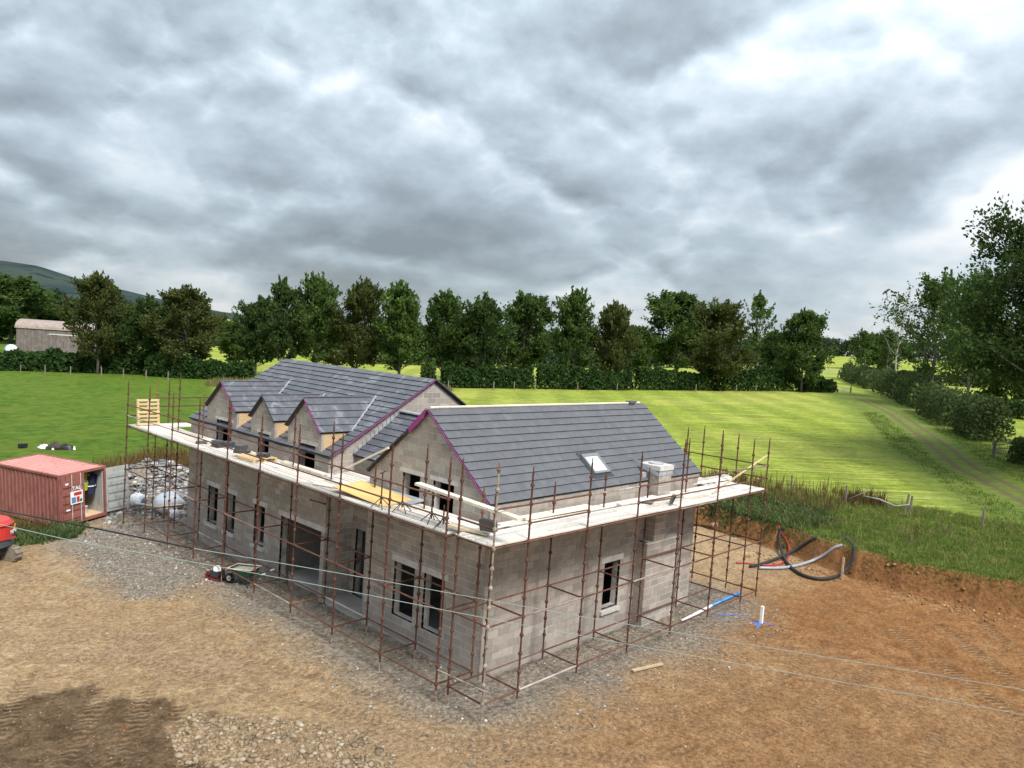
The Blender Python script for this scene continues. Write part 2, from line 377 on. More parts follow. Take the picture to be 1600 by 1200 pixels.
def poldist(x, y, P):
    d = np.full(x.shape, 1e9); sg = np.zeros(x.shape); tt = np.zeros(x.shape); acc = 0
    for a, b in zip(P[:-1], P[1:]):
        a, b = np.array(a, float), np.array(b, float); e = b-a; L = np.hypot(*e); t = np.clip(((x-a[0])*e[0]+(y-a[1])*e[1])/(e@e), 0, 1)
        px, py = x-a[0]-t*e[0], y-a[1]-t*e[1]; dd = np.hypot(px, py); s = np.sign(px*e[1]-py*e[0])
        m = dd < d; d = np.where(m, dd, d); sg = np.where(m, s, sg); tt = np.where(m, acc+t*L, tt); acc += L
    return d, sg, tt
# tread marks left by the digger and dumpers: polylines, width
TREADS = [([(-9.6, 3.0), (-7.7, 5.2), (-6.3, 7.8)], .42), ([(-8.4, 2.4), (-6.6, 4.9), (-5.5, 7.0)], .42), ([(-10.2, 5.0), (-8.6, 7.2), (-7.6, 9.6)], .36),
          ([(-7.2, 1.6), (-5.9, 3.6), (-5.2, 5.8)], .34), ([(10.5, -12), (13.5, -8.2), (17, -4.5)], .42), ([(12.2, -12.5), (15.2, -8.9), (19, -5.6)], .42),
          ([(14.5, -12.5), (17.2, -9.4), (21, -6.4)], .4), ([(-7, 10.6), (-5, 9), (-2.8, 4.5), (-1.2, 0), (1.8, -3.4), (7, -5.2), (13, -5.2)], .46), ([(-5.6, 12), (-3.6, 9.8), (-1.5, 4.7), (-.3, .6), (2.6, -2.1), (7.2, -3.6), (13, -3.4)], .46),
          ([(2, -9.5), (6, -8.4), (9.5, -8.0)], .45)]
def height(x, y):
    x = np.asarray(x, float); y = np.asarray(y, float)
    s, d = sdcoord(x, y)
    s2 = np.clip(s, -160, 260); d2 = np.clip(d, 0, 420)
    field = .11 + .0312*s2 + .0132*d2 + .5*fbm(x, y, .02, 3, 3) + .10*fbm(x, y, .35, 3, 4)
    yard = -.0095*np.clip(y, 0, 24) + .10*fbm(x, y, .22, 4, 1) + .05*fbm(x, y, 2.2, 3, 2) + .022*fbm(x, y, 5.5, 2, 21)
    sd = sdist(x, y) + .55*fbm(x, y, .55, 4, 5) + .25*fbm(x, y, 2.1, 3, 6)
    wdt = np.where(x > 12, .75, 2.6)
    t = np.clip(sd/wdt+.15, 0, 1); t = t*t*(3-2*t)
    h = yard*(1-t) + field*t
    h -= .55*np.exp(-(((x+1.3)/4.2)**2+((y-28.3)/4.2)**2))
    # spoil heap by the bank and hardcore heap by the far gable
    h += .75*np.exp(-(((x-29.5)/2.6)**2+((y-9.2)/2.2)**2))*(1+.8*fbm(x, y, 1.1, 3, 8))
    h += 1.55*np.exp(-(((x-4.0)/2.9)**2+((y-30.2)/2.5)**2))*(1+1.2*fbm(x, y, 1.0, 3, 9))
    h += .16*fbm(x, y, 2.6, 3, 61)*np.exp(-(((x+7.9)/2.6)**2+((y-5.0)/3.1)**2)**2)
    near = (x < 26) & (x > -14) & (y < 28) & (y > -14)
    if near.any():
        xn, yn = x[near], y[near]; q = np.zeros(len(xn))
        for i, (pl, wd) in enumerate(TREADS): dd = poldist(xn, yn, pl)[0]; a = .055 if i < 7 else .032; q += -a*np.exp(-(dd/(wd*.55))**4)+a*.8*np.exp(-((dd-wd*.85)/.11)**2)
        h[near] += q*(.7+1.2*fbm(xn, yn, .7, 3, 56))
    # wheel ruts of the lane
    td, ts, tt = poldist(x, y, TRK); h -= .10*np.exp(-((td-.85)/.35)**2)
    return h
def hgt(x, y): return float(height(np.array([x]), np.array([y]))[0])
def ground_attrs(me, V):
    x, y = V[:, 0], V[:, 1]
    sd = sdist(x, y)
    s, d = sdcoord(x, y)
    hx = np.maximum(np.maximum(1.7-x, x-13.1), 0); hy = np.maximum(np.maximum(1.85-y, y-21.2), 0); hd = np.hypot(hx, hy)
    gx = np.maximum(np.maximum(-2.2-x, x-1.7), 0); gy = np.maximum(np.maximum(15.5-y, y-24), 0); hd = np.minimum(hd, np.hypot(gx, gy)+1.2); hd = np.minimum(hd, np.maximum(np.hypot(x-3.8, y-29.5)-2.6, 0)+.6)
    mown = sstep(-3, 3, (x-12)*(92-35) - (y-35)*(36-12) > 0) if False else sstep(-2.5, 2.5, ((x-12)*57 - (y-35)*24)/61.8)
    td, ts, tt = poldist(x, y, TRK)
    tread = np.zeros(len(x)); tu = np.zeros(len(x)); tv = np.zeros(len(x))
    for i, (pl, wd) in enumerate(TREADS):
        q, g, l = poldist(x, y, pl); cand = np.clip((wd*.62-q)/(wd*.17), 0, 1)*(1. if i < 7 else .55); m = (cand > tread) | ((q < wd*1.3) & (tread == 0))
        tread = np.maximum(tread, cand); tu = np.where(m, l, tu); tv = np.where(m, q, tv)
    tread = tread*np.clip(.75+1.6*fbm(x, y, .8, 4, 55), 0, 1)
    dark = sstep(1.03, .90, np.hypot((x+7.9)/2.5, (y-5.0)/3.0)+.9*fbm(x, y, .9, 5, 11))
    wet = np.maximum(sstep(6, 15, x)*sstep(3.5, -2, y), .75*sstep(2, -5, y)*sstep(-8, 4, x))
    for nm, a in dict(sd=sd, hd=hd, mown=mown, lane=td, tread=tread, tu=tu, tv=tv, dark=dark, wet=wet, sl=s, dp=d, ).items():
        at = me.attributes.new(nm, 'FLOAT', 'POINT'); at.data.foreach_set('value', np.ascontiguousarray(a, dtype=np.float32))
def grid(name, x0, x1, y0, y1, step, mat, hole=None, dz=0.):
    xs = np.linspace(x0, x1, int(round((x1-x0)/step))+1); ys = np.linspace(y0, y1, int(round((y1-y0)/step))+1)
    X, Y = np.meshgrid(xs, ys, indexing='ij'); Z = height(X.ravel(), Y.ravel())+dz
    V = np.stack([X.ravel(), Y.ravel(), Z], 1); nx, ny = len(xs), len(ys)
    idx = np.arange(nx*ny).reshape(nx, ny); Q = np.stack([idx[:-1, :-1], idx[1:, :-1], idx[1:, 1:], idx[:-1, 1:]], -1).reshape(-1, 4)
    if hole is not None:
        cx = (X[:-1, :-1]+X[1:, 1:]).ravel()/2; cy = (Y[:-1, :-1]+Y[1:, 1:]).ravel()/2
        Q = Q[~((cx > hole[0]) & (cx < hole[1]) & (cy > hole[2]) & (cy < hole[3]))]
    me = npmesh(name, V, Q, mat, True); ground_attrs(me, V); return me

def ground_material():
    m, t, b, o = start('ground'); p = pos(t)
    nz = t.noise(p, .35, 6, .6); nf = t.noise(p, 7, 7, .7); nm = t.noise(p, 1.6, 7, .65); nb = t.noise(p, 28, 4, .7)
    sd = t.attr('sd'); hd = t.attr('hd')
    tan = t.mix(t.mapr(nm, .35, .68, 0, 1), (.33, .212, .108), (.505, .357, .202))
    tan = t.mix(t.mapr(nz, .40, .62, 0, .8), tan, (.345, .235, .138))
    tan = t.mix(t.mapr(t.noise(p, .8, 7, .7, .8), .56, .70, 0, .6), tan, (.54, .41, .25))
    orange = t.mix(t.mapr(nm, .35, .68, 0, 1), (.21, .082, .022), (.38, .185, .068))
    orange = t.mix(t.mapr(nz, .48, .6, 0, .5), orange, (.25, .135, .060))
    c = t.mix(t.math('MULTIPLY', t.attr('wet'), t.mapr(nz, .28, .55, .65, 1)), tan, orange)
    grey = t.mix(t.mapr(nf, .3, .7, 0, 1), (.165, .146, .122), (.33, .298, .255))
    grey = t.mix(t.mapr(t.noise(p, 2.4, 7, .75), .58, .70, 0, .9), grey, (.46, .43, .385))
    gm = t.mapr(t.math('ADD', hd, t.math('MULTIPLY', t.math('SUBTRACT', t.noise(p, .5, 5, .65), .5), 4.0)), 1.3, 3.7, .82, 0, True)
    c = t.mix(gm, c, grey)
    c = t.mix(t.attr('dark'), c, t.mix(t.mapr(nm, .35, .65, 0, 1), (.10, .060, .031), (.215, .142, .08)))
    tr0 = t.math('MULTIPLY', t.math('SINE', t.math('MULTIPLY', t.math('ADD', t.attr('tu'), t.math('MULTIPLY', t.attr('tv'), .45)), 2*math.pi/.21)), t.attr('tread'))
    c = t.mix(t.mapr(tr0, .05, .8, 0, .5), c, (.36, .245, .14)); c = t.mix(t.mapr(tr0, -.05, -.8, 0, .45), c, (.10, .062, .032))
    # loose stone speckle
    c = t.mix(t.mapr(nb, .66, .74, 0, .55), c, (.48, .43, .36)); c = t.mix(t.mapr(nb, .36, .26, 0, .5), c, (.085, .065, .045))
    f = t.math('MULTIPLY', t.mapr(nf, .32, .68, .52, 1.46), t.mapr(t.noise(p, 17, 5, .75), .32, .68, .66, 1.34)); sc = t.node('ShaderNodeVectorMath', operation='SCALE'); t.put(sc.inputs[0], c); t.put(sc.inputs['Scale'], f); soil = sc.outputs[0]
    # grass
    ng = t.noise(p, .16, 5, .6); ns = t.noise(p, 1.1, 7, .7)
    lush = t.mix(t.mapr(ns, .36, .64, 0, 1), (.040, .088, .006), (.120, .195, .018)); lush = t.mix(t.mapr(ng, .42, .6, 0, .45), lush, (.125, .165, .020))
    mow = t.mix(t.mapr(ns, .36, .64, 0, 1), (.150, .205, .018), (.270, .325, .040))
    # swaths of cut hay lie along the field
    sl, dp = t.attr('sl'), t.attr('dp')
    cc = t.node('ShaderNodeCombineXYZ'); t.put(cc.inputs[0], t.math('MULTIPLY', sl, .055)); t.put(cc.inputs[1], t.math('MULTIPLY', dp, 1.9))
    sw = t.noise(cc.outputs[0], 1.0, 6, .62, .15)
    mow = t.mix(t.mapr(sw, .53, .62, 0, .62), mow, (.47, .48, .16)); mow = t.mix(t.mapr(sw, .46, .36, 0, .5), mow, (.12, .165, .016))
    mow = t.mix(t.mapr(t.noise(p, .06, 5, .65), .46, .62, 0, .6), mow, (.36, .36, .085))  # broad yellowish patches put sunlit ground into the grass colour
    bands = t.mapr(t.math('SINE', t.math('ADD', t.math('MULTIPLY', sl, 1.15), t.math('MULTIPLY', nz, 5.))), -.6, .6, .9, 1.1); sb = t.node('ShaderNodeVectorMath', operation='SCALE'); t.put(sb.inputs[0], mow); t.put(sb.inputs['Scale'], t.math('MULTIPLY', bands, t.mapr(t.noise(p, 2.6, 4, .7), .3, .7, .74, 1.26))); mow = sb.outputs[0]
    rough = t.mix(t.mapr(ns, .35, .65, 0, 1), (.075, .125, .018), (.15, .195, .038)); rough = t.mix(t.mapr(nm, .52, .68, 0, .5), rough, (.20, .19, .07))
    near = t.mapr(t.math('ADD', sd, t.math('MULTIPLY', nz, 9.)), 9, 18, 1, 0, True)
    mk = t.mapr(t.math('ADD', t.attr('mown'), t.math('MULTIPLY', t.math('SUBTRACT', nm, .5), .5)), .3, .7, 0, 1)
    g = t.mix(mk, lush, t.mix(t.math('MULTIPLY', near, .9), mow, rough))
    lane = t.attr('lane'); ln = t.math('ADD', lane, t.math('MULTIPLY', t.math('SUBTRACT', nm, .5), 1.4))
    g = t.mix(t.mapr(ln, 7.5, 4.0, 0, .85), g, rough)
    rut = t.math('ABSOLUTE', t.math('SUBTRACT', lane, .72))
    rutm = t.mapr(t.math('ADD', rut, t.math('MULTIPLY', t.math('SUBTRACT', nm, .5), .7)), .42, .12, 0, .8)
    g = t.mix(rutm, g, t.mix(nf, (.095, .066, .038), (.19, .14, .088)))
    gm2 = t.mapr(t.math('ADD', sd, t.math('MULTIPLY', t.math('SUBTRACT', t.noise(p, .9, 6, .7), .5), 2.2)), .35, .95, 0, 1)
    nrm = t.node('ShaderNodeSeparateXYZ'); t.put(nrm.inputs[0], t.node('ShaderNodeNewGeometry').outputs['Normal'])
    steep = t.mapr(nrm.outputs[2], .72, .90, 0, 1)
    gm2 = t.math('MULTIPLY', gm2, steep)
    bank = t.mix(t.mapr(nf, .35, .65, 0, 1), (.17, .075, .026), (.33, .165, .07))
    soil = t.mix(t.mapr(nrm.outputs[2], .95, .80, 0, 1), soil, bank)
    col = t.mix(gm2, soil, g)
    t.put(b.inputs['Base Color'], col); b.inputs['Roughness'].default_value = .95; b.inputs['Specular IOR Level'].default_value = .15
    tr = t.math('MULTIPLY', t.math('SINE', t.math('MULTIPLY', t.math('ADD', t.attr('tu'), t.math('MULTIPLY', t.attr('tv'), .45)), 2*math.pi/.21)), t.attr('tread'))
    hgh = t.math('ADD', t.math('MULTIPLY', nf, .11), t.math('ADD', t.math('MULTIPLY', nb, .045), t.math('MULTIPLY', tr, .030)))
    t.put(b.inputs['Normal'], t.bump(hgh, 1.0, 1.0)); return m
ground_material()
tag(link('ground', grid('ground', -14, 26, -14, 28, .085, 'ground')), 'tan and grey churned building site yard around the house', 'ground', kind='structure')
tag(link('field', grid('field', -90, 150, -90, 190, .8, 'ground', hole=(-13.6, 25.6, -13.6, 27.6), dz=-.012)), 'green grass fields behind the house and container', 'field', kind='structure')
tag(link('far_land', grid('far_land', -2200, 2600, -2200, 2600, 12., 'ground', hole=(-80, 140, -80, 180), dz=-.05)), 'distant farmland beyond the tree line', 'land', kind='structure')

# ------------------------------------------------------------------ the house
HX, HY, FX, BY = 1.7, 1.85, 1.7, 10.0
HO = Vector((HX, HY, 0))
house = thing('house', 'unfinished grey blockwork house with slate roofs inside the scaffold', 'house', HO)
def hpart(name, mb, mat, parent=None, smooth=False):
    mb.v = [(x-HO.x, y-HO.y, z) for x, y, z in mb.v]
    o = link(name, mb.mesh(name, mat, smooth), parent or house); return o
def clip(poly, a, b, c):            # keep a*u + b*z <= c
    out = []
    for i in range(len(poly)):
        p, q = poly[i], poly[(i+1) % len(poly)]; dp, dq = a*p[0]+b*p[1]-c, a*q[0]+b*q[1]-c
        if dp <= 0: out.append(p)
        if dp*dq < 0: t = dp/(dp-dq); out.append((p[0]+t*(q[0]-p[0]), p[1]+t*(q[1]-p[1])))
    return out
def area(p): return abs(sum(p[i][0]*p[(i+1) % len(p)][1]-p[(i+1) % len(p)][0]*p[i][1] for i in range(len(p))))/2
def sub(rects, o):
    out = []
    for (a, b, c, d) in rects:
        e, f, g, h = o
        if e >= b or f <= a or g >= d or h <= c: out.append((a, b, c, d)); continue
        if e > a: out.append((a, e, c, d))
        if f < b: out.append((f, b, c, d))
        m, n = max(a, e), min(b, f)
        if g > c: out.append((m, n, c, g))
        if h < d: out.append((m, n, h, d))
    return out
def to3(pl, c, u, z, dep): return (c+dep, u, z) if pl == 'X' else (u, c+dep, z)
def off3(pl, t): return (t, 0, 0) if pl == 'X' else (0, t, 0)
ALLB = []            # candidate full blocks (distance, wall object, mesh key, location)
BLK = {}
for pl in 'XY':
    mb = MB(); h = (.1, .44, .215)
    L = .432; mb.prism([to3(pl, 0, -L/2, -.1035, 0), to3(pl, 0, L/2, -.1035, 0), to3(pl, 0, L/2, .1035, 0), to3(pl, 0, -L/2, .1035, 0)], off3(pl, .09))
    BLK[pl] = mb.mesh('block', 'block')
PEND = []
def block_wall(name, pl, c, a0, a1, z0, z1, openings=(), lines=(), thick=.3, mort='mortar', zoff=0., uoff=0., parent=None, cls=0):
    core = MB(); rects = [(a0, a1, z0, z1)]
    for o in openings: rects = sub(rects, o)
    for (a, b, d, e) in rects:
        a, b = (a+.012 if a == a0 else a), (b-.012 if b == a1 else b)
        p = [(a, d), (b, d), (b, e), (a, e)]
        for ln in lines: p = clip(p, *ln)
        if len(p) > 2 and area(p) > 1e-4: core.prism([to3(pl, c, u, z, .007) for u, z in p], off3(pl, thick))
    wo = hpart(name, core, mort, parent)
    rest = MB(); k0 = math.floor((z0-zoff)/.225)
    for k in range(k0, int((z1-zoff)/.225)+2):
        b0 = zoff + k*.225; off = uoff + (.225 if k % 2 else 0.)
        i0 = math.floor((a0-off)/.45)-1
        for i in range(i0, int((a1-off)/.45)+2):
            u = off+i*.45; rc = (max(u+.009, a0), min(u+.441, a1), max(b0+.009, z0), min(b0+.216, z1))
            if rc[1]-rc[0] < .03 or rc[3]-rc[2] < .03: continue
            rs = [rc]
            for o in openings: rs = sub(rs, o)
            for q in rs:
                p = [(q[0], q[2]), (q[1], q[2]), (q[1], q[3]), (q[0], q[3])]; full = (q[1]-q[0] > .430 and q[3]-q[2] > .205)
                n0 = area(p)
                for ln in lines: p = clip(p, *ln)
                if len(p) < 3 or area(p) < 8e-4: continue
                full = full and abs(area(p)-n0) < 1e-6
                j = random.uniform(-.003, .003)
                if full:
                    lc = Vector(to3(pl, c, (q[0]+q[1])/2, (q[2]+q[3])/2, j))
                    PEND.append(((lc-CP).length*(1 if cls == 0 else 10), wo, pl, lc-HO, rest))
                else: rest.prism([to3(pl, c, uu, zz, j) for uu, zz in p], off3(pl, .09))
    RESTS.append((wo, rest)); return wo
RESTS = []
def finish_blocks():
    PEND.sort(key=lambda q: q[0])
    for i, (d, wo, pl, lc, rest) in enumerate(PEND):
        if i < 300: link('block', BLK[pl], wo, lc)
        else:
            c = lc+HO; L = .216
            rest.prism([to3(pl, 0, -L, -.1035, 0), to3(pl, 0, L, -.1035, 0), to3(pl, 0, L, .1035, 0), to3(pl, 0, -L, .1035, 0)], off3(pl, .09))
            n = len(rest.v); rest.v[n-8:] = [(x+c.x, y+c.y, z+c.z) for x, y, z in rest.v[n-8:]]
    for wo, rest in RESTS:
        if rest.v: hpart('blockwork', rest, 'block', wo)['kind'] = 'stuff'
def opening_trim(parent, pl, c, o, lintel=True, sill=True, lw=.18, lh=.2, mat='lintel'):
    a, b, z0, z1 = o
    if lintel:
        mb = MB(); mb.prism([to3(pl, c, a-lw, z1, -.004), to3(pl, c, b+lw, z1, -.004), to3(pl, c, b+lw, z1+lh, -.004), to3(pl, c, a-lw, z1+lh, -.004)], off3(pl, .30)); hpart('lintel', mb, mat, parent)
    if sill:
        mb = MB(); mb.prism([to3(pl, c, a-.09, z0-.16, -.09), to3(pl, c, b+.09, z0-.16, -.09), to3(pl, c, b+.09, z0-.03, -.09), to3(pl, c, a-.09, z0-.03, -.09)], off3(pl, .36)); hpart('sill', mb, mat, parent)
# slopes: half-plane lines for gables (u = Y on X-walls)
AE, AR = 5.12, 7.50; AYc = 4.73; kA = (AR-AE)/(AYc-1.80)           # wing pitch
ZW = AE-.05
def gable_lines(c, zr, k): return [(-k, 1, zr - k*c), (k, 1, zr + k*c)]
wA = [(4.95, 5.98, .72, 2.46), (3.55, 4.5, .72, 2.46)]; uA = [(4.98, 5.84, 4.3, 5.36), (3.42, 4.36, 4.3, 5.36)]
g1 = block_wall('gable_wall', 'X', FX, 1.95, 7.55, -.35, 7.6, wA+uA, gable_lines(AYc, AR-.10, kA), zoff=.02, uoff=1.85)
for o in wA: opening_trim(g1, 'X', FX, o, sill=False, lw=.12)
for o in uA: opening_trim(g1, 'X', FX, o, sill=False, lw=.17, lh=.14)
wR = [(7.38, 8.28, .86, 2.47)]
side = block_wall('side_wall', 'Y', HY, 1.7, 13.1, -.35, AE+.02, wR, zoff=.02, uoff=1.7, mort='mortar_dull')
for o in wR: opening_trim(side, 'Y', HY, o)
# chimney breast on the side wall, with its narrower stack
BF = 1.40
block_wall('chimney_breast', 'Y', BF, 9.2, 11.5, -.35, 2.98, zoff=.02, uoff=9.2, thick=.44)
block_wall('breast_return', 'X', 9.2, BF+.10, HY-.002, -.35, 2.98, zoff=.02, uoff=1.38, thick=.2, mort='mortar_dull')
block_wall('chimney_stack', 'Y', BF+.01, 9.6, 10.4, 2.98, 5.52, zoff=.02, uoff=9.6, thick=.8, mort='mortar')
block_wall('stack_return', 'X', 9.6, BF+.11, 2.2, 2.98, 5.52, zoff=.02, uoff=1.4, thick=.2)
mb = MB(); mb.box((9.55, 1.36, 5.52), (10.45, 2.3, 5.69)); hpart('chimney_cap', mb, 'lintel')
mb = MB(); mb.lathe((10.0, 1.82, 5.69), [(.02, 0), (.27, 0), (.27, .05), (.24, .06), (.02, .05)], 18); hpart('flue_liner', mb, 'concrete')
mb = MB(); mb.prism([(9.53, 1.36, 5.45), (9.53, 2.6, 5.86), (9.53, 2.6, 5.66), (9.53, 1.36, 5.32)], (-.012, 0, 0)); mb.box((9.56, 1.392, 5.34), (10.44, 1.40, 5.5)); mb.box((9.3, 1.9, 5.22), (9.55, 2.2, 5.4)); hpart('lead_tray', mb, 'lead')
# far gable and rear wall of the wing
mb = MB(); mb.prism([(12.8, 1.85+.3, -.3), (12.8, 7.55, -.3), (12.8, 7.55, ZW), (12.8, AYc, AR-.12), (12.8, 1.85+.3, ZW)], (.3, 0, 0)); mb.box((2.0, 7.25, -.3), (12.8, 7.549, ZW)); hpart('rear_wall', mb, 'core')
mb = MB(); mb.box((2.01, 2.16, 2.75), (12.79, 7.24, 2.95)); mb.box((2.01, 2.16, -.3), (12.79, 7.24, .08)); hpart('floor_slab', mb, 'concrete')
# main block front wall
BE, BR, BXc, BY1 = 5.18, 7.98, 6.32, 21.2; kB = (BR-BE)/(BXc-1.65)
wB = [(18.28, 19.18, .85, 2.46), (16.7, 17.5, .85, 2.46), (14.25, 15.08, .87, 2.46)]; gar = (10.24, 13.02, -.4, 2.42)
DORM = [(18.27, 1.42, 7.10, (17.32, 18.7, 4.3, 5.44)), (14.76, .99, 6.87, (14.22, 15.07, 4.3, 5.36)), (11.70, 1.21, 7.09, (10.92, 12.05, 4.3, 5.40))]
front = block_wall('front_wall', 'X', FX, 10.003, BY1, -.45, 5.08, wB+[gar]+[d[3] for d in DORM], zoff=.02, uoff=10.0, mort='mortar_dull')
for o in wB: opening_trim(front, 'X', FX, o)
mb = MB(); mb.prism([to3('X', FX, 10.0, 2.42, -.004), to3('X', FX, 13.2, 2.42, -.004), to3('X', FX, 13.2, 2.62, -.004), to3('X', FX, 10.0, 2.62, -.004)], (.3, 0, 0)); hpart('lintel', mb, 'lintel', front)
kb = (BR-.1-5.1)/(BXc-1.7)
g2 = block_wall('main_gable', 'Y', BY, 1.8, 10.9, -.3, 8.0, [], [(-kB, 1, BR-.12-kB*BXc), (kB, 1, BR-.12+kB*BXc)], zoff=.02, uoff=1.8)
mb = MB(); mb.prism([(2.0, 20.9, -.4), (10.9, 20.9, -.4), (10.9, 20.9, 5.1), (BXc, 20.9, BR-.12), (2.0, 20.9, 5.1)], (0, .3, 0)); mb.box((10.6, 10.31, -.4), (10.9, 20.89, 5.1)); hpart('rear_wall', mb, 'core')
mb = MB(); mb.box((2.01, 10.31, 2.75), (10.59, 20.89, 2.95)); mb.box((2.01, 10.31, -.4), (10.59, 20.89, .06)); hpart('floor_slab', mb, 'concrete')
block_wall('inner_wall', 'X', 5.4, 10.31, 20.89, .06, 2.74, [(13.6, 14.5, .06, 2.1)], thick=.1, mort='mortar_dull', cls=1)
mb = MB(); mb.box((2.01, 13.3, .06), (5.39, 13.4, 2.74)); hpart('partition', mb, 'core')
# entrance link between the two blocks
lk = block_wall('entrance_wall', 'X', 2.85, 7.55, 10.0, -.3, 5.1, [(7.75, 8.7, .05, 4.2), (9.15, 9.75, .05, 2.5)], zoff=.02, uoff=7.55, mort='mortar_dull')
mb = MB(); mb.box((3.2, 7.56, 2.75), (9, 9.99, 2.95)); mb.box((1.72, 7.56, -.3), (9, 9.99, .02)); mb.box((9.0, 7.56, 0), (9.2, 9.99, 5.2)); hpart('floor_slab', mb, 'concrete')
mb = MB(); mb.box((2.75, 8.82, -.1), (2.83, 8.95, 4.4)); hpart('door_post', mb, 'lintel', lk)

SLP = []
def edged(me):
    me.materials.append(MATS['slate_edge_shade']); a = np.zeros(len(me.polygons), np.int32); a[2::6] = 1; me.polygons.foreach_set('material_index', a); return me
def slope(name, P0, U, Lu, V, S, mat, gauge=.338, tw=.33, wgt=1., parent=None, deck='underlay', clipf=None):
    """tiled roof slope: deck slab plus slates, each a wedge with its lower edge proud"""
    P0, U, V = Vector(P0), Vector(U).normalized(), Vector(V).normalized(); N = U.cross(V)
    if N.z < 0: N = -N
    mb = MB(); c = P0 + U*Lu/2 + V*S/2 - N*.055; mb.obox(c, U, V, N, Lu/2-.01, S/2-.005, .03)
    ro = hpart(name, mb, deck, parent)
    n = int(math.ceil(S/gauge)); g = S/n; key = MB()
    def tile(m, o, wd, L):     # o: lower-left corner
        q = []
        for (uu, vv, nn) in ((0,0,.003),(wd,0,.003),(wd,L,-.018),(0,L,-.018),(0,0,.038),(wd,0,.038),(wd,L,.004),(0,L,.004)): q.append(o + U*uu + V*vv + N*nn)
        m.poly(q, [(0,3,2,1),(4,5,6,7),(0,1,5,4),(1,2,6,5),(2,3,7,6),(3,0,4,7)])
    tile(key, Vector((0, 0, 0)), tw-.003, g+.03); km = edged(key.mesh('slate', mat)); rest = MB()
    for k in range(n):
        u = -(tw/2 if k % 2 else 0.)
        while u < Lu-.01:
            a, b = max(u, 0), min(u+tw-.003, Lu)
            if b-a > .02:
                o = P0 + U*a + V*(k*g)
                if clipf is None or clipf(o + U*(b-a)/2 + V*g/2):
                    LL = g+.03 if k < n-1 else g
                    if b-a > tw-.01 and k < n-1: SLP.append(((o-CP).length/wgt, ro, km, o-HO, (o, b-a, LL, tile), rest))
                    else: tile(rest, o, b-a, LL)
            u += tw
    SREST.append((ro, rest, mat)); return ro
SREST = []
def finish_slates():
    SLP.sort(key=lambda q: q[0])
    for i, (d, ro, km, lc, (o, wd, L, tile), rest) in enumerate(SLP):
        if i < 300: link('slate', km, ro, lc)
        else: tile(rest, o, wd, L)
    for ro, rest, mat in SREST:
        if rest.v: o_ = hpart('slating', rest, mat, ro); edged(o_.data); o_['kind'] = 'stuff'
# wing roof
vA = Vector((0, AYc-1.80, AR-AE)); SA = vA.length
wing = slope('wing_roof', (1.62, 1.80, AE), (1, 0, 0), 11.6, vA, SA, 'slate')
slope('wing_roof', (1.62, 2*AYc-1.80, AE), (1, 0, 0), 11.6, (0, -(AYc-1.80), AR-AE), SA, 'slate', wgt=.1)
mb = MB(); mb.tube([(1.7, AYc, AR+.035), (12.95, AYc, AR+.035)], .04, 6); hpart('ridge_batten', mb, 'pale_timber', wing)
mb = MB(); mb.obox((12.35, AYc, AR+.075), (1, 0, 0), (0, 1, 0), (0, 0, 1), .22, .12, .04); hpart('loose_slates', mb, 'slate', wing)
def verge(pts, mat='membrane', r=.015, parent=None, name='verge_membrane'):
    mb = MB(); mb.tube(pts, r, 5); return hpart(name, mb, mat, parent)
verge([(1.60, 1.84, AE+.0), (1.60, AYc, AR-.03)], parent=wing); verge([(1.60, 2*AYc-1.86, AE+.0), (1.60, AYc+1.1, AR-.93)], 'underlay', .035, wing, 'verge_batten')
mb = MB(); mb.prism([(1.61, AYc+.05, AR+.02), (1.61, AYc+.85, AR-.68), (1.61, AYc+.8, AR-.86), (1.61, AYc+.15, AR-.3)], (-.03, 0, 0)); hpart('verge_membrane', mb, 'membrane', wing)
# skylight
nA = Vector((1, 0, 0)).cross(vA.normalized()); sk0 = Vector((6.86, 2.21, 5.455)); vn = vA.normalized()
def skbox(u0, u1, v0, v1, h0, h1):
    m = MB(); c = sk0 + Vector((1, 0, 0))*(u0+u1)/2 + vn*(v0+v1)/2 + nA*(h0+h1)/2; m.obox(c, (1, 0, 0), vn, nA, (u1-u0)/2, (v1-v0)/2, (h1-h0)/2); return m
sk = hpart('skylight', skbox(-.1, .98, -.16, .98, .0, .045), 'dark_grey', wing)
M('sky_glass', (.50, .55, .60), .08, .05, 2, spec=.8); M('frame_grey', (.16, .17, .18), .5, .1); 
for a in ((0, .08, 0, .86), (.80, .88, 0, .86), (.08, .80, 0, .09), (.08, .80, .74, .86)): hpart('skylight_frame', skbox(*a, .045, .11), 'frame_grey', sk)
hpart('glass_pane', skbox(.08, .80, .09, .74, .045, .085), 'sky_glass', sk)
# main roof
vB = Vector((BXc-1.62, 0, BR-BE)); SB = vB.length
mainr = slope('main_roof', (1.62, 9.9, BE), (0, 1, 0), 11.4, vB, SB, 'slate_dusty', wgt=.7)
slope('main_roof', (2*BXc-1.62, 9.9, BE), (0, 1, 0), 11.4, (-(BXc-1.62), 0, BR-BE), SB, 'slate_dusty', wgt=.1)
verge([(1.7, 9.87, BE+.0), (BXc, 9.87, BR-.03)], parent=mainr); verge([(BXc, 9.87, BR-.02), (10.9, 9.87, BE)], 'underlay', .04, mainr, 'verge_batten')
mb = MB(); mb.box((6.0, 22.3, 5.9), (7.0, 23.0, 7.2)); 
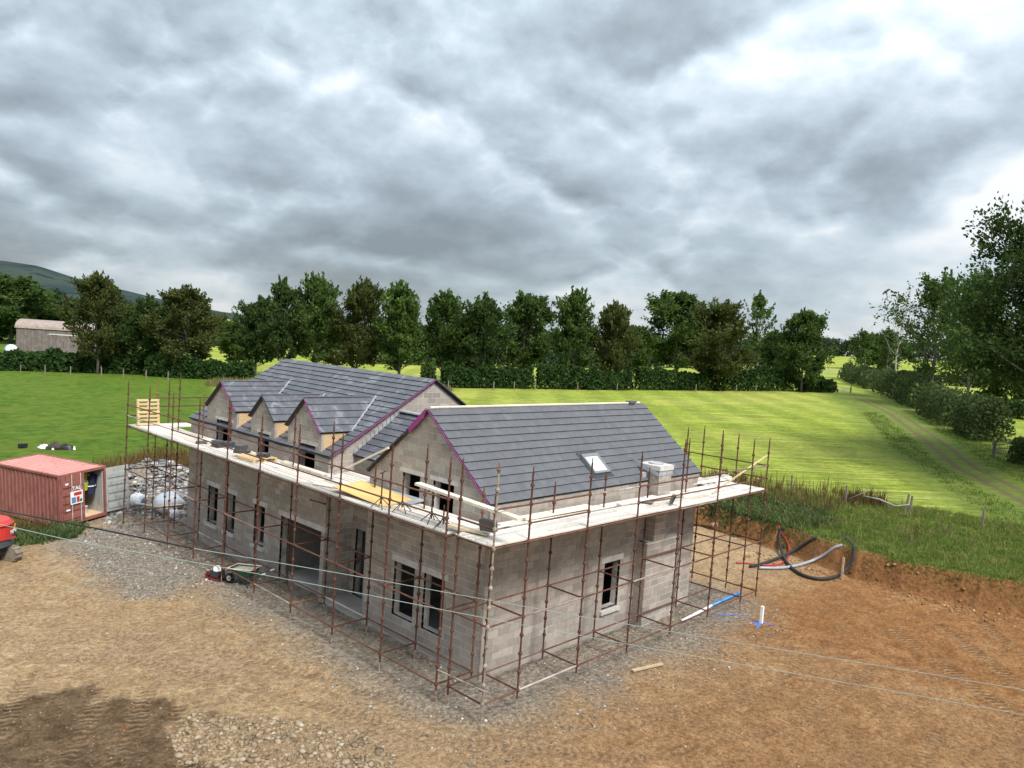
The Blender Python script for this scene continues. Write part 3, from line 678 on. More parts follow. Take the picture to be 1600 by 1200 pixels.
# entrance link roof
kL = (6.69-5.18)/(4.8-2.70)
link_r = slope('link_roof', (2.70, 5.75, 5.18), (0, 1, 0), 4.25, (2.1, 0, 1.51), math.hypot(2.1, 1.51), 'slate_dusty', wgt=.7)
slope('link_roof', (6.9, 5.75, 5.18), (0, 1, 0), 4.25, (-2.1, 0, 1.51), math.hypot(2.1, 1.51), 'slate_dusty', wgt=.1)
mb = MB()
for i in range(12):
    t0_, t1_ = i/12, (i+1)/12; z = 5.20+1.5*t1_
    mb.box((2.72+2.08*t0_, 9.965, 5.16+1.5*t0_), (2.72+2.08*t1_+.02, 9.992, z+.10))
hpart('stepped_flashing', mb, 'lead', link_r)
mb = MB(); mb.box((2.72, 9.94, 5.1), (2.74, 9.95, 5.2)); mb.obox((4.8, 8.0, 6.74), (0, 1, 0), (1, 0, 0), (0, 0, 1), 1.95, .14, .025); hpart('ridge_flashing', mb, 'lead', link_r)
# dormers
for (yc, hw, za, op) in DORM:
    ze = 5.95; k = (za-ze)/hw; xr = 1.65+(za-BE)/kB+.25
    dm = block_wall('dormer', 'X', FX-.001, yc-hw+.06, yc+hw-.06, 5.08, za, [op], [(-k, 1, za-.09-k*yc), (k, 1, za-.09+k*yc)], zoff=.02, uoff=10.0)
    opening_trim(dm, 'X', FX, op, sill=False, lw=.14, lh=.13)
    for s in (-1, 1):
        mb = MB(); y = yc+s*(hw-.06); x0 = 1.80; mb.prism([(x0, y, 5.2), (x0, y, ze-.02), (1.65+(ze-BE)/kB+.1, y, ze-.02), (x0, y, BE+(x0-1.65)*kB-.05)], (0, -s*.03, 0)); hpart('plywood_cheek', mb, 'ply', dm)
        V_ = Vector((0, -s*hw, za-ze)); slope('dormer_roof', (1.60, yc+s*hw, ze), (1, 0, 0), xr-1.60, V_, V_.length, 'slate_dusty', wgt=.75 if s < 0 else .1, parent=dm)
        verge([(1.585, yc+s*hw, ze-.01), (1.585, yc, za-.02)], 'membrane' if (s < 0 and hw > 1.1) else 'underlay', .015 if s < 0 else .03, dm, 'verge_membrane' if s < 0 else 'verge_batten')
    mb = MB(); mb.tube([(1.6, yc, za+.03), (xr-.5, yc, za+.03)], .035, 5); hpart('ridge_strip', mb, 'slate', dm)
    # valley lining on the near side of the dormer
    xe = 1.65+(ze-BE)/kB; mb = MB(); a = Vector((xe, yc-hw, ze+.035)); b_ = Vector((1.65+(za-BE)/kB, yc, za+.035)); mb.tube([a, b_], .035, 5); hpart('valley_lining', mb, 'lead', dm)
finish_blocks(); finish_slates()
mb = MB(); mb.box((1.72, 5.3, 4.62), (1.74, 5.4, 4.64))

# ------------------------------------------------------------------ scaffold
RT = .0265
def std_mesh(h, z0, name='standard', mat='rust'):
    mb = MB(); mb.tube([(0, 0, .32), (0, 0, h)], RT, 8)
    z = z0 % .5
    while z < h-.05:
        if z > .3: mb.lathe((0, 0, z), [(RT, -.04), (.052, -.035), (.056, .015), (.042, .045), (RT, .07)], 8)
        z += .5
    # spigot on top
    mb.tube([(0, 0, h), (0, 0, h+.14)], .017, 6); return mb.mesh(name, mat)
bp = MB(); bp.box((-.08, -.08, 0), (.08, .08, .012)); bp.tube([(0, 0, .012), (0, 0, .36)], .016, 6); BPM = bp.mesh('base_jack', 'galv_worn')
TUBES = {}
def tube_mesh(L, mat):
    k = (round(L, 2), mat)
    if k not in TUBES:
        mb = MB(); mb.tube([(0, 0, 0), (L, 0, 0)], RT*.95, 7); mb.box((-.03, -.014, -.03), (.05, .014, .03)); mb.box((L-.05, -.014, -.03), (L+.03, .014, .03)); TUBES[k] = mb.mesh('ledger', mat)
    return TUBES[k]
def bar(name, parent, o, a, b, mat='rust_rail'):
    a, b = Vector(a), Vector(b); d = b-a; L = d.length
    ob = link(name, tube_mesh(L, mat), parent, a-o); ob.rotation_euler = d.to_track_quat('X', 'Z').to_euler(); return ob
STD = {}
def standard(parent, o, x, y, h, zb, z0, mat='rust'):
    k = (round(h-zb, 2), round((z0-zb) % .5, 2), mat)
    if k not in STD: STD[k] = std_mesh(h-zb, (z0-zb), 'standard', mat)
    s = link('standard', STD[k], parent, Vector((x, y, zb))-o); link('base_jack', BPM, s)
    return s
BRD = {}
def board(parent, o, c, L, axis, wd=.200, th=.038, mat='board', name='board', tilt=0.):
    k = (round(L, 1), axis, round(wd, 3), th, mat)
    if k not in BRD:
        mb = MB(); hx, hy = (L/2, wd/2) if axis == 'x' else (wd/2, L/2); mb.box((-hx, -hy, -th/2), (hx, hy, th/2)); BRD[k] = mb.mesh('board', mat)
    ob = link(name, BRD[k], parent, Vector(c)-o); ob.rotation_euler = (random.uniform(-.006, .006), random.uniform(-.004, .004), random.uniform(-.006, .006)+tilt); return ob
# run along the dormer facade
LO = Vector((-.11, 1.65, 0)); LX, LI = -.11, 1.19; zl = .50
lsc = thing('scaffold', 'long rusty tube scaffold with boarded lift along the dormer facade', 'scaffold', LO, group='house scaffolds')
LY = [1.655 + 2.462*i for i in range(10)]
tops = [6.48, 6.45, 6.40, 6.38, 6.46, 6.76, 6.40, 6.42, 6.40, 6.46]
for i, y in enumerate(LY):
    zb = min(hgt(LX, y), hgt(LX, y)); standard(lsc, LO, LX, y, tops[i], zb, zl)
    zb = hgt(LI, y); standard(lsc, LO, LI, y, [5.6, 6.4, 5.4, 6.45, 6.4, 5.4, 6.3, 6.35, 7.0, 6.5][i], zb, zl)
    for z in (zl, zl+2, zl+4): bar('transom', lsc, LO, (LX, y, z), (LI, y, z), 'rust')
    if i < 9:
        y2 = LY[i+1]
        for x in (LX, LI):
            for z in (zl, zl+2): bar('ledger', lsc, LO, (x, y, z), (x, y2, z))
        bar('ledger', lsc, LO, (LX, y, zl+4), (LX, y2, zl+4), 'rust'); bar('ledger', lsc, LO, (LI, y, zl+4), (LI, y2, zl+4), 'rust')
        for z in (zl+4.5, zl+5): bar('guard_rail', lsc, LO, (LX, y, z), (LX, y2, z))
        for j in range(7):
            x = LX+.14+j*.232
            if j >= 5 and 7.4 < (y+y2)/2 < 8.2 and False: continue
            board(lsc, LO, (x, (y+y2)/2, zl+4.062+random.uniform(-.006, .006)), y2-y-.012, 'y')
# kicker: extra boards into the entrance recess and round the far gable
for j in range(5): board(lsc, LO, (1.62+j*.232, 8.75, zl+4.075), 2.3, 'y', mat='board')
for x in (1.75, 4.2, 6.6):
    for y in ((LY[9]-1.3,) if x > 2 else (LY[9]+.0,)):
        standard(lsc, LO, x, y, 6.5, hgt(x, y), zl)
standard(lsc, LO, 4.2, LY[9], 6.5, hgt(4.2, LY[9]), zl)
for z in (zl, zl+2, zl+4, zl+4.9, zl+5.3): bar('ledger', lsc, LO, (LI, LY[9], z), (4.2, LY[9], z), 'rust')
for j in range(5): board(lsc, LO, (3.2, LY[9]-.15-j*.232, zl+4.062), 3.9, 'x')
# end rails and a few braces
for z in (zl+4.5, zl+5): bar('guard_rail', lsc, LO, (LX, LY[9], z), (LI, LY[9], z), 'rust')
bar('brace', lsc, LO, (LX, LY[0]-.02, .9), (LX+.02, LY[0]-1.95, .98), 'galv_worn')
# tie tubes poking to the wall
bar('tie', lsc, LO, (1.25, 9.4, 3.65), (1.25, 10.35, 3.6), 'rust')
# run along the side wall
RO = Vector((0, 0, 0)); rsc = thing('scaffold', 'rusty tube scaffold with pale corner post along the chimney wall', 'scaffold', RO, group='house scaffolds')
RX = [0, 1.3, 3.8, 6.3, 8.8, 11.3, 13.8, 15.1]; zr = .55; rt = [6.65, 6.40, 6.46, 6.51, 6.76, 6.96, 6.52, 6.5]
for i, x in enumerate(RX):
    standard(rsc, RO, x, 0, rt[i], hgt(x, 0), zr, 'galv_worn' if i == 0 else 'rust')
    if i: standard(rsc, RO, x, 1.3, [0, 5.5, 5.55, 5.65, 5.6, 6.5, 6.5, 6.5][i], hgt(x, 1.3), zr)
    if i:
        for z in (zr, zr+2, zr+4): bar('transom', rsc, RO, (x, 0, z), (x, 1.3, z), 'rust')
    if i < 7:
        x2 = RX[i+1]
        for z in (zr, zr+2, zr+4, zr+4.5, zr+5): bar('guard_rail' if z > zr+4.1 else 'ledger', rsc, RO, (x, 0, z), (x2, 0, z))
        if i:
            for z in (zr, zr+2, zr+4): bar('ledger', rsc, RO, (x, 1.3, z), (x2, 1.3, z))
standard(rsc, RO, 0, 1.3, 6.5, hgt(0, 1.3), zr)
for z in (zr, zr+2, zr+4, zr+4.5): bar('transom', rsc, RO, (0, 0, z), (0, 1.3, z), 'rust')
for z in (zr, zr+2): bar('ledger', rsc, RO, (0, 1.3, z), (1.3, 1.3, z), 'rust')
for x, y in ((15.1, 2.85), (13.8, 2.85), (13.8, 5.3), (15.1, 5.3)):
    standard(rsc, RO, x, y, 6.6, hgt(x, y), zr)
for z in (zr, zr+2, zr+4, zr+4.5, zr+5): bar('ledger', rsc, RO, (15.1, 1.3, z), (15.1, 2.85, z), 'rust'); bar('guard_rail', rsc, RO, (15.1, 0, z), (15.1, 1.3, z), 'rust')
for z in (zr, zr+2, zr+4, zr+5): bar('ledger', rsc, RO, (15.1, 2.85, z), (15.1, 5.3, z), 'rust')
for z in (zr, zr+2, zr+4): bar('ledger', rsc, RO, (13.8, 1.3, z), (13.8, 2.85, z), 'rust'); bar('transom', rsc, RO, (13.8, 2.85, z), (15.1, 2.85, z), 'rust')
edges = [(0, 3.83), (3.83, 7.72), (7.72, 11.6), (11.6, 15.2)]
for j in range(7):
    sft = (-.9 if j % 2 else 0.)
    for a, b_ in ([(0, 3.8), (3.8, 7.7), (7.7, 11.6), (11.6, 15.2)] if j % 2 == 0 else [(0, 2.5), (2.5, 6.3), (6.3, 10.2), (10.2, 14.0), (14.0, 15.2)]):
        yb = .13+j*.232
        if j >= 6 and a < 1.6: a = 1.75
        board(rsc, RO, ((a+b_)/2-.03, yb, zr+4.062+random.uniform(-.006, .006)), b_-a-.012, 'x')
for j in range(6): board(rsc, RO, (13.45+j*.232, 2.6+.3*(j % 2), zr+4.08), 2.2, 'y')
for j in range(3): board(rsc, RO, (14.3+.02*j, 1.85+.1*j, zr+4.12+.04*j), 3.0, 'y', tilt=1.5+.04*j)

# ------------------------------------------------------------------ things lying on the boards
PT = zl+4.085; PR = zr+4.085
def slate_stack(name, label, x, y, z, n, rz, lay=True, group='loose slates on the scaffold'):
    t = thing(name, label, 'slates', (x, y, z), rz, group); me = MB(); me.box((-.16, -.21, -.008), (.16, .21, .008)); me = me.mesh('slate', 'slate')
    for i in range(n):
        o = link('slate', me, t, (random.uniform(-.03, .03), random.uniform(-.03, .03), .010+i*.019))
        o.rotation_euler = (0, 0, random.uniform(-.15, .15))
        if not lay:
            o.location = (i*.03, 0, .2); o.rotation_euler = (0, R(72)+random.uniform(-.06, .06), random.uniform(-.05, .05)); 
    return t
slate_stack('slate_stack', 'neat dark slate stack beside the leftmost dormer window', .75, 16.55, PT, 14, .3)
slate_stack('slate_stack', 'second dark slate stack by the leftmost dormer, nearer the window', 1.1, 16.35, PT, 12, .5)
slate_stack('slate_stack', 'few slates lying flat at the far end of the facade boards', .55, 17.6, PT, 5, 1.1)
slate_stack('slate_stack', 'slates leaning in a row beside the pallet on the boards', .55, 14.05, PT+.1, 9, 1.9, False)
slate_stack('slate_stack', 'loose spread slates on the boards below the middle dormer', 1.1, 15.0, PT, 5, .2)
slate_stack('slate_stack', 'slates piled on the flat pallet below the middle dormer', .9, 13.15, PT+.13, 8, .7)
slate_stack('slate_stack', 'small slate pile beside the flat pallet towards the house', 1.2, 13.55, PT, 6, .2)
slate_stack('slate_stack', 'upright dark slates by the pale corner post', .33, .62, PR+.12, 8, .35, False)
slate_stack('slate_stack', 'slates leaning on the guard post by the chimney', 8.75, .25, PR, 3, 2.2, False)
slate_stack('slate_stack', 'two slates lying flat on the boards before the chimney', 8.2, .95, PR, 3, .4)
def pallet_parts(t):
    top = MB(); top.box((-.05, -.5, 0), (.05, .5, .02)); tm = top.mesh('slat', 'pallet_wood'); be = MB(); be.box((-.6, -.05, 0), (.6, .05, .095)); bm_ = be.mesh('bearer', 'pallet_wood')
    for y in (-.45, 0, .45): link('bearer', bm_, t, (0, y, .02))
    for i in range(7): link('slat', tm, t, (-.55+i*.183, 0, .115))
    for x in (-.55, 0, .55): link('slat', tm, t, (x, 0, 0))
pl = thing('pallet', 'wooden pallet standing upright at the far end of the boarded lift', 'pallet', (.55, 23.35, PT+.60)); pallet_parts(pl); pl.rotation_euler = Matrix(((.995, 0, .1), (0.02, -.25, -.968), (0.0, .968, -.25))).to_euler() if False else (0, 0, 0)
pl.rotation_euler = (Euler((R(81), 0, 0)).to_matrix() @ Euler((0, 0, R(90))).to_matrix()).to_euler(); pl.location = (.62, 23.42, PT+.60)
p2 = thing('pallet', 'flat wooden pallet under slates on the facade boards', 'pallet', (.75, 13.35, PT), R(92), ); pallet_parts(p2)
p3 = thing('pallet', 'broken pallet propped on rubble behind the far gable', 'pallet', (6.2, 27.2, hgt(6.2, 27.2)+.35), R(20)); pallet_parts(p3); p3.rotation_euler = (R(28), R(12), R(25))
# plywood sheet and plastic sheet at the entrance
mb = MB(); mb.obox((0, 0, 0), (1, 0, 0), (0, 1, 0), (0, 0, 1), .61, 1.22, .009)
o = link('plywood_sheet', mb.mesh('plywood_sheet', 'ply_orange'), None, (.78, 6.15, PT+.12)); o.rotation_euler = (R(4), R(-3), R(4)); tag(o, 'orange plywood sheet lying on the boards before the gable', 'plywood sheet')
mb = MB(); mb.obox((0, 0, 0), (1, 0, 0), (0, 1, 0), (0, 0, 1), .30, .85, .012)
o = link('plastic_sheet', mb.mesh('plastic_sheet', 'lead'), None, (1.38, 5.5, PT+.06)); o.rotation_euler = (0, R(-6), R(2)); tag(o, 'grey sheet lying between the plywood and the gable wall', 'sheet')
def plank(label, a, b, wd, th, mat='pale_timber', roll=0, name='plank'):
    a, b = Vector(a), Vector(b); d = b-a; m = MB(); m.box((0, -wd/2, -th/2), (d.length, wd/2, th/2))
    o = link(name, m.mesh(name, mat), None, a); o.rotation_euler = d.to_track_quat('X', 'Z').to_euler(); return tag(o, label, 'timber')
plank('long pale board resting on the rails by the corner post', (.15, 3.25, 5.6), (.35, -.5, 5.38), .22, .07)
plank('pale board lying on the corner deck beside the slates', (.2, 1.9, PR+.09), (.55, .75, PR+.05), .22, .05, 'fresh_timber')
plank('pale batten sloping up to the wing verge from the boards', (1.45, 9.3, PT+.1), (1.5, 6.4, 6.05), .06, .06, 'pale_timber')
plank('pale stacked boards along the side wall deck', (2.6, 1.45, PR+.06), (5.6, 1.35, PR+.1), .3, .07)
plank('pale board lying along the deck before the chimney', (6.9, 1.15, PR+.06), (10.4, .8, PR+.12), .2, .05)
plank('thin pale batten slanting over the deck at the far end', (11.9, .55, PR+.03), (15.08, .05, 5.95), .045, .045, 'fresh_timber')
plank('weathered offcut plank lying on the gravel in front of the side wall', (5.83, -.58, .05), (7.03, -.87, .05), .12, .04, 'stake_wood')
plank('pale boards stacked by the near dormer window', (1.3, 9.6, PT+.05), (1.3, 12.4, PT+.05), .24, .07)
plank('pale board offcuts on the facade boards near the edge', (.3, 8.6, PT+.03), (.75, 7.2, PT+.03), .3, .03)
# trestle stands on the boards
def trestle(label, x, y, z, h):
    t = thing('prop_stand', label, 'stand', (x, y, z), random.uniform(0, 1), 'prop stands on the boards')
    m = MB(); m.tube([(0, 0, .12), (0, 0, h)], .022, 7); m.tube([(-.2, 0, h), (.2, 0, h)], .022, 6); m.lathe((0, 0, .28), [(.024, -.04), (.04, -.03), (.04, .03), (.024, .04)], 8); part('upright', m, 'rust', t)
    for k in range(4):
        a = k*math.pi/2+.5; m = MB(); m.tube([(0, 0, .30), (.30*math.cos(a), .30*math.sin(a), .012)], .014, 6); part('leg', m, 'dark_grey', t)
trestle('tripod prop stand on the boards beside the plywood sheet', .15, 4.85, PT, 1.05); trestle('tripod prop stand in front of the gable windows', .38, 4.15, PT, .95)
trestle('tripod prop stand between the two corner posts', .30, 2.75, PT, .9); trestle('tripod prop stand nearest the pale corner post', .12, 2.05, PT, .6)

# ------------------------------------------------------------------ shipping container
ct = thing('shipping_container', 'faded red shipping container with one door open', 'container', (-1.96, 26.43, -.6)); ct.rotation_euler = (0, R(-4.0), .35)
CW, CL, CH = 2.50, 4.9, 2.5
def corr(mb, p0, du, n, pitch, dep, h, nrm):
    """corrugated sheet: du along, up z, depth along nrm"""
    p0, du, nrm = Vector(p0), Vector(du), Vector(nrm); pr = []
    for i in range(n): 
        for a, d in ((0, 0), (.25, 0), (.4, 1), (.75, 1), (.9, 0)): pr.append(p0 + du*(i+a)*pitch + nrm*dep*d)
    pr.append(p0 + du*n*pitch)
    k = len(mb.v); mb.v += [tuple(p) for p in pr] + [tuple(p+Vector((0, 0, h))) for p in pr]; m = len(pr)
    for i in range(m-1): mb.f.append((k+i, k+i+1, k+m+i+1, k+m+i))
for x, nn in ((0.03, 1), (CW-.03, -1)):
    m = MB(); corr(m, (x, .12, .12), (0, 1, 0), 17, (CL-.24)/17, .035*nn, CH-.24, (1, 0, 0)); part('side_panel', m, 'container_red', ct)
m = MB(); corr(m, (.1, CL-.05, .12), (1, 0, 0), 9, (CW-.2)/9, -.035, CH-.24, (0, 1, 0)); part('end_panel', m, 'container_red', ct)
m = MB()
for i in range(14):
    y = .1+i*(CL-.2)/14; m.box((.05, y, CH-.045), (CW-.05, y+(CL-.2)/28, CH-.02)); m.box((.05, y+(CL-.2)/28, CH-.05), (CW-.05, y+(CL-.2)/14, CH-.035))
part('roof', m, 'container_roof', ct)
m = MB()
for x in (0, CW-.12):
    for y in (0, CL-.12): m.box((x, y, 0), (x+.12, y+.12, CH))
for x in (0, CW-.1):
    m.box((x, .12, 0), (x+.1, CL-.12, .14)); m.box((x, .12, CH-.1), (x+.1, CL-.12, CH-.003))
for y in (0, CL-.1): m.box((.12, y, CH-.12), (CW-.12, y+.1, CH-.002)); m.box((.12, y, 0), (CW-.12, y+.1, .14))
part('frame', m, 'container_red', ct)
m = MB(); m.box((.1, .1, .12), (CW-.1, CL-.1, .15)); part('floor_boards', m, 'pallet_wood', ct)
def cdoor(w_, mat, n):
    m = MB(); m.box((0, -.03, .15), (w_, .015, CH-.13))
    for i in range(n):
        z = .3+i*(CH-.55)/n; m.box((.08, -.065, z), (w_-.08, -.03, z+(CH-.55)/n*.55))
    return m
d1_ = part('door', cdoor(1.22, 'container_red', 5), 'container_red', ct, loc=(.06, -.0, 0)); d1_['label'] = 'closed red door with locking bars and notice'
for x in (.52, .98):
    m = MB(); m.tube([(x, -.09, .1), (x, -.09, CH-.05)], .02, 6); part('lock_bar', m, 'galv', d1_)
m = MB(); m.box((.42, -.112, 1.0), (1.06, -.10, 1.62)); sg = part('notice_board', m, 'white_paint', d1_)
for (a, b_, c, d, mt) in ((.60, 1.0, 1.40, 1.56, 'red_paint'), (.47, .70, 1.06, 1.34, 'blue_print'), (.74, .88, 1.06, 1.34, 'red_paint'), (.90, 1.02, 1.06, 1.2, 'green_paint'), (.90, 1.02, 1.22, 1.34, 'white_bag')):
    m = MB(); m.box((a, -.116, c), (b_, -.1125, d)); part('print', m, mt, sg) if False else link('print', m.mesh('print', mt), d1_)
def text(body, size, mat, parent, loc, rot, name='lettering', ext=.002):
    cu = bpy.data.curves.new(name, 'FONT'); cu.body = body; cu.size = size; cu.extrude = ext; cu.materials.append(MATS[mat]); cu.offset = size*.02
    q = bpy.data.objects.new(name, cu); C.objects.link(q); me = bpy.data.meshes.new_from_object(q.evaluated_get(bpy.context.evaluated_depsgraph_get())); bpy.data.objects.remove(q)
    return link(name, me, parent, loc, rot)
text('TAL', .26, 'white_paint', d1_, (.52, -.105, 1.68), (R(90), 0, 0))
text('IMEC', .11, 'white_paint', d1_, (.64, -.118, 1.44), (R(90), 0, 0)) if False else None
for (x, z, w2, h2) in ((.2, 1.98, .16, .09), (.22, .72, .2, .08)):
    m = MB(); m.box((x, -.075, z), (x+w2, -.066, z+h2)); part('label_plate', m, 'white_paint', d1_)
d2_ = part('door', cdoor(1.16, 'container_grey', 5), 'container_grey', ct, loc=(CW-.03, 0, 0)); d2_.rotation_euler = (0, 0, R(-8)); d2_['label'] = 'open door showing its grey inner side'
m = MB(); m.box((CW-.16, .1, .15), (CW-.1, CL-.1, CH-.1)); part('inner_lining', m, 'container_grey', ct)
# contents of the container
b = thing('bucket', 'grey plastic bucket inside the open container', 'bucket', ct.matrix_basis @ Vector((1.62, .55, .15))); m = MB(); m.lathe((0, 0, 0), [(.15, 0), (.19, .4), (.2, .41), (.18, .41), (.14, .03)], 16); part('pail', m, 'bucket_grey', b, True)
m = MB(); m.tube([(.19*math.cos(a), .19*math.sin(a), .38+.0*a) for a in np.linspace(0, math.pi, 9)], .008, 5); part('handle', m, 'galv', b)
def coat(label, mat, x, y, z, w_, h_, stripe):
    t = thing('hanging_coat', label, 'coat', ct.matrix_basis @ Vector((x, y, z)), .35, 'coats hanging in the container')
    m = MB(); N_ = 12
    ring = []
    for i in range(9):
        f = i/8; wd = w_*(.55+.45*math.sin(min(1, f*1.6)*1.57))*(1-.1*f); zz = -h_*f
        ring.append([( wd*math.cos(2*math.pi*j/N_)*(1+.12*math.sin(j*3+i)), .11*math.sin(2*math.pi*j/N_)*(1+.3*math.sin(j*2.3+i*.7)), zz) for j in range(N_)])
    k = 0; V_ = [p for r_ in ring for p in r_]
    m.v = V_; m.f = [(i*N_+j, i*N_+(j+1) % N_, (i+1)*N_+(j+1) % N_, (i+1)*N_+j) for i in range(8) for j in range(N_)]
    part('body', m, mat, t, True)
    for s in (-1, 1):
        m = MB(); m.tube([(s*w_*.8, 0, -.08), (s*(w_+.1), .03, -h_*.35), (s*(w_+.05), .05, -h_*.72)], [.09, .075, .06], 8); part('sleeve', m, mat, t, True)
    m = MB(); m.lathe((0, 0, -h_*.62), [(w_*1.08, 0), (w_*1.08, .05)], 12); m.v = [(x_, y_*.5, z_) for x_, y_, z_ in m.v]; part('stripe', m, stripe, t)
coat('yellow-green work coat hanging in the container doorway', 'hivis', 1.75, .55, 2.2, .2, .85, 'white_paint'); coat('navy work coat hanging at the side of the container doorway', 'navy', 2.1, .5, 2.1, .22, 1.0, 'white_paint')
coat('low hung yellow work coat beside the closed container door', 'hivis', 1.45, .6, 1.45, .17, .7, 'white_paint')

# ------------------------------------------------------------------ mini digger, cut by the frame
DG = Vector((-5.80, 21.5, hgt(-5.7, 21.6)))
dg = thing('mini_digger', 'red and black mini digger tail beside the container', 'digger', DG, R(28))
for s in (0, 1):
    x = .35-s*1.35; m = MB(); prof = []
    for a in np.linspace(-90, 90, 9): prof.append((.9+.27*math.cos(R(a)), .27+.27*math.sin(R(a))))
    for a in np.linspace(90, 270, 9): prof.append((-1.1+.27*math.cos(R(a)), .27+.27*math.sin(R(a))))
    m = MB(); m.prism([(x, -q, z) for q, z in prof], (-.32, 0, 0)); tr_ = part('track', m, 'digger_track', dg)
    m = MB(); n = len(prof)
    for i in range(34):
        t = i/34*(2*2.0+2*math.pi*.27); 
        if t < 2.0: q, z, an = .9-t, .54, 90
        elif t < 2.0+math.pi*.27: an = 90+R(1)*0+(t-2.0)/.27*57.3; q, z = -1.1+.27*math.cos(R(an)), .27+.27*math.sin(R(an))
        elif t < 4.0+math.pi*.27: q, z, an = -1.1+(t-2.0-math.pi*.27), 0.0, 270
        else: an = 270+(t-4.0-math.pi*.27)/.27*57.3; q, z = .9+.27*math.cos(R(an)), .27+.27*math.sin(R(an))
        ax = Vector((0, -math.cos(R(an)), math.sin(R(an)))); m.obox(Vector((x-.16, -q, z))+ax*.012, (1, 0, 0), ax.cross(Vector((1, 0, 0))), ax, .16, .03, .022)
    part('track_lugs', m, 'digger_track', tr_)
    m = MB(); m.lathe((x+.005, -.9, .27), [(.02, 0), (.19, 0), (.21, -.02), (.21, -.06)], 16, 'x'); m.lathe((x+.004, 1.1, .27), [(.02, 0), (.19, 0), (.2, -.02)], 16, 'x'); part('drive_wheel', m, 'dark_grey', tr_)
m = MB(); m.box((-.9, -.7, .30), (0, .7, .62)); part('undercarriage', m, 'dark_grey', dg)
def rounded(x0, x1, r, z0, z1, taper=0.):
    pts = []
    for cx_, a0_ in ((x1, 0), (x0, 90)): pts += [(cx_+r*math.cos(R(a0_+a))*(1 if a0_ == 0 else 1), r*math.sin(R(a0_+a))) for a in np.linspace(-90, 0, 6)] if False else []
    c = -.3; n = 22
    ring = [(c+.95*math.cos(a), .0-.92*math.sin(a)) for a in np.linspace(-.25, math.pi+.25, n)]
    m = MB(); lo = [(x_, y_, z0) for x_, y_ in ring]; hi = [(c+(x_-c)*(1-taper), y_*(1-taper), z1) for x_, y_ in ring]
    m.v = lo+hi; m.f = [(i, (i+1) % n, n+(i+1) % n, n+i) for i in range(n)]+[tuple(range(n)), tuple(range(n, 2*n))]; return m
part('lower_counterweight', rounded(0, 0, 0, .62, .98), 'dark_grey', dg, True); cwt = part('counterweight', rounded(0, 0, 0, .98, 1.46, .07), 'red_paint', dg, False)
m = rounded(0, 0, 0, 1.46, 1.60, .16); part('bonnet', m, 'red_paint', dg)
m = MB(); m.obox((-.3, -.935, .94), (1, 0, 0), (0, 1, 0), (0, 0, 1), .5, .01, .03); part('trim_strip', m, 'red_paint', dg)
text('NPV', .22, 'white_paint', dg, (.02, -.885, 1.08), (R(86), 0, R(20)))
m = MB(); m.obox((.50, -.55, 1.24), (.75, .65, 0), (-.65, .75, 0), (0, 0, 1), .09, .012, .09); part('warning_sticker', m, 'orange_sticker', dg)
m = MB(); m.obox((.60, -.35, .72), (.5, .86, 0), (-.86, .5, 0), (0, 0, 1), .05, .03, .03); part('tail_lamp', m, 'red_paint', dg)

# ------------------------------------------------------------------ wheelbarrow and mixer engine by the scaffold
WBp = Vector((.42, 13.25, hgt(.4, 13.2)))
wb = thing('wheelbarrow', 'green wheelbarrow full of mortar under the scaffold', 'wheelbarrow', WBp, R(-62))
m = MB(); m.poly([(-.25,-.2,.38),(.35,-.2,.38),(.35,.2,.38),(-.25,.2,.38),(-.52,-.34,.66),(.5,-.34,.72),(.5,.34,.72),(-.52,.34,.66)], [(0,1,2,3),(0,1,5,4),(1,2,6,5),(2,3,7,6),(3,0,4,7)]); part('tray', m, 'green_paint', wb)
m = MB(); rr = [(-.52,-.34,.66),(.5,-.34,.72),(.5,.34,.72),(-.52,.34,.66),(-.52,-.34,.66)]; m.tube(rr, .018, 6); part('rim', m, 'pale_timber', wb)
m = MB(); m.poly([(-.46,-.3,.6),(.44,-.3,.66),(.44,.3,.66),(-.46,.3,.6),(0,0,.72)], [(0,1,4),(1,2,4),(2,3,4),(3,0,4)]); part('mortar_load', m, 'mortar_wet', wb)
wh = MB(); wh.lathe((-.62, 0, .19), [(.10, -.05), (.19, -.04), (.2, 0), (.19, .04), (.10, .05)], 18, 'y'); wo_ = part('wheel', wh, 'black_rubber', wb, True); m = MB(); m.lathe((-.62, 0, .19), [(.02, -.06), (.10, -.055), (.10, .055), (.02, .06)], 12, 'y'); part('rim', m, 'galv', wo_)
for s in (-1, 1):
    m = MB(); m.tube([(-.62, s*.08, .19), (-.2, s*.2, .36), (.4, s*.25, .4), (1.0, s*.3, .66)], .018, 6); hd_ = part('handle', m, 'dark_grey', wb); m = MB(); m.tube([(.92, s*.295, .625), (1.08, s*.3, .69)], .026, 7); part('grip', m, 'white_paint', hd_)
    m = MB(); m.tube([(.25, s*.22, .38), (.32, s*.24, .0), (.45, s*.25, .4)], .015, 6); part('leg', m, 'dark_grey', wb)
PCp = Vector((.0, 14.5, hgt(0, 14.5)))
pc = thing('plate_compactor', 'small red engine plate compactor beside the green wheelbarrow', 'compactor', PCp, R(-75))
m = MB(); m.poly([(-.38,-.25,.06),(.38,-.25,.06),(.38,.25,.06),(-.38,.25,.06),(-.3,-.25,0),(.3,-.25,0),(.3,.25,0),(-.3,.25,0),(-.46,-.25,.16),(.46,-.25,.16),(.46,.25,.16),(-.46,.25,.16)], [(0,1,2,3),(4,5,6,7),(0,1,5,4),(2,3,7,6),(0,4,8),(0,8,11,3),(1,9,10,2),(3,11,7),(1,5,9),(2,6,10)]); part('base_plate', m, 'dark_red', pc)
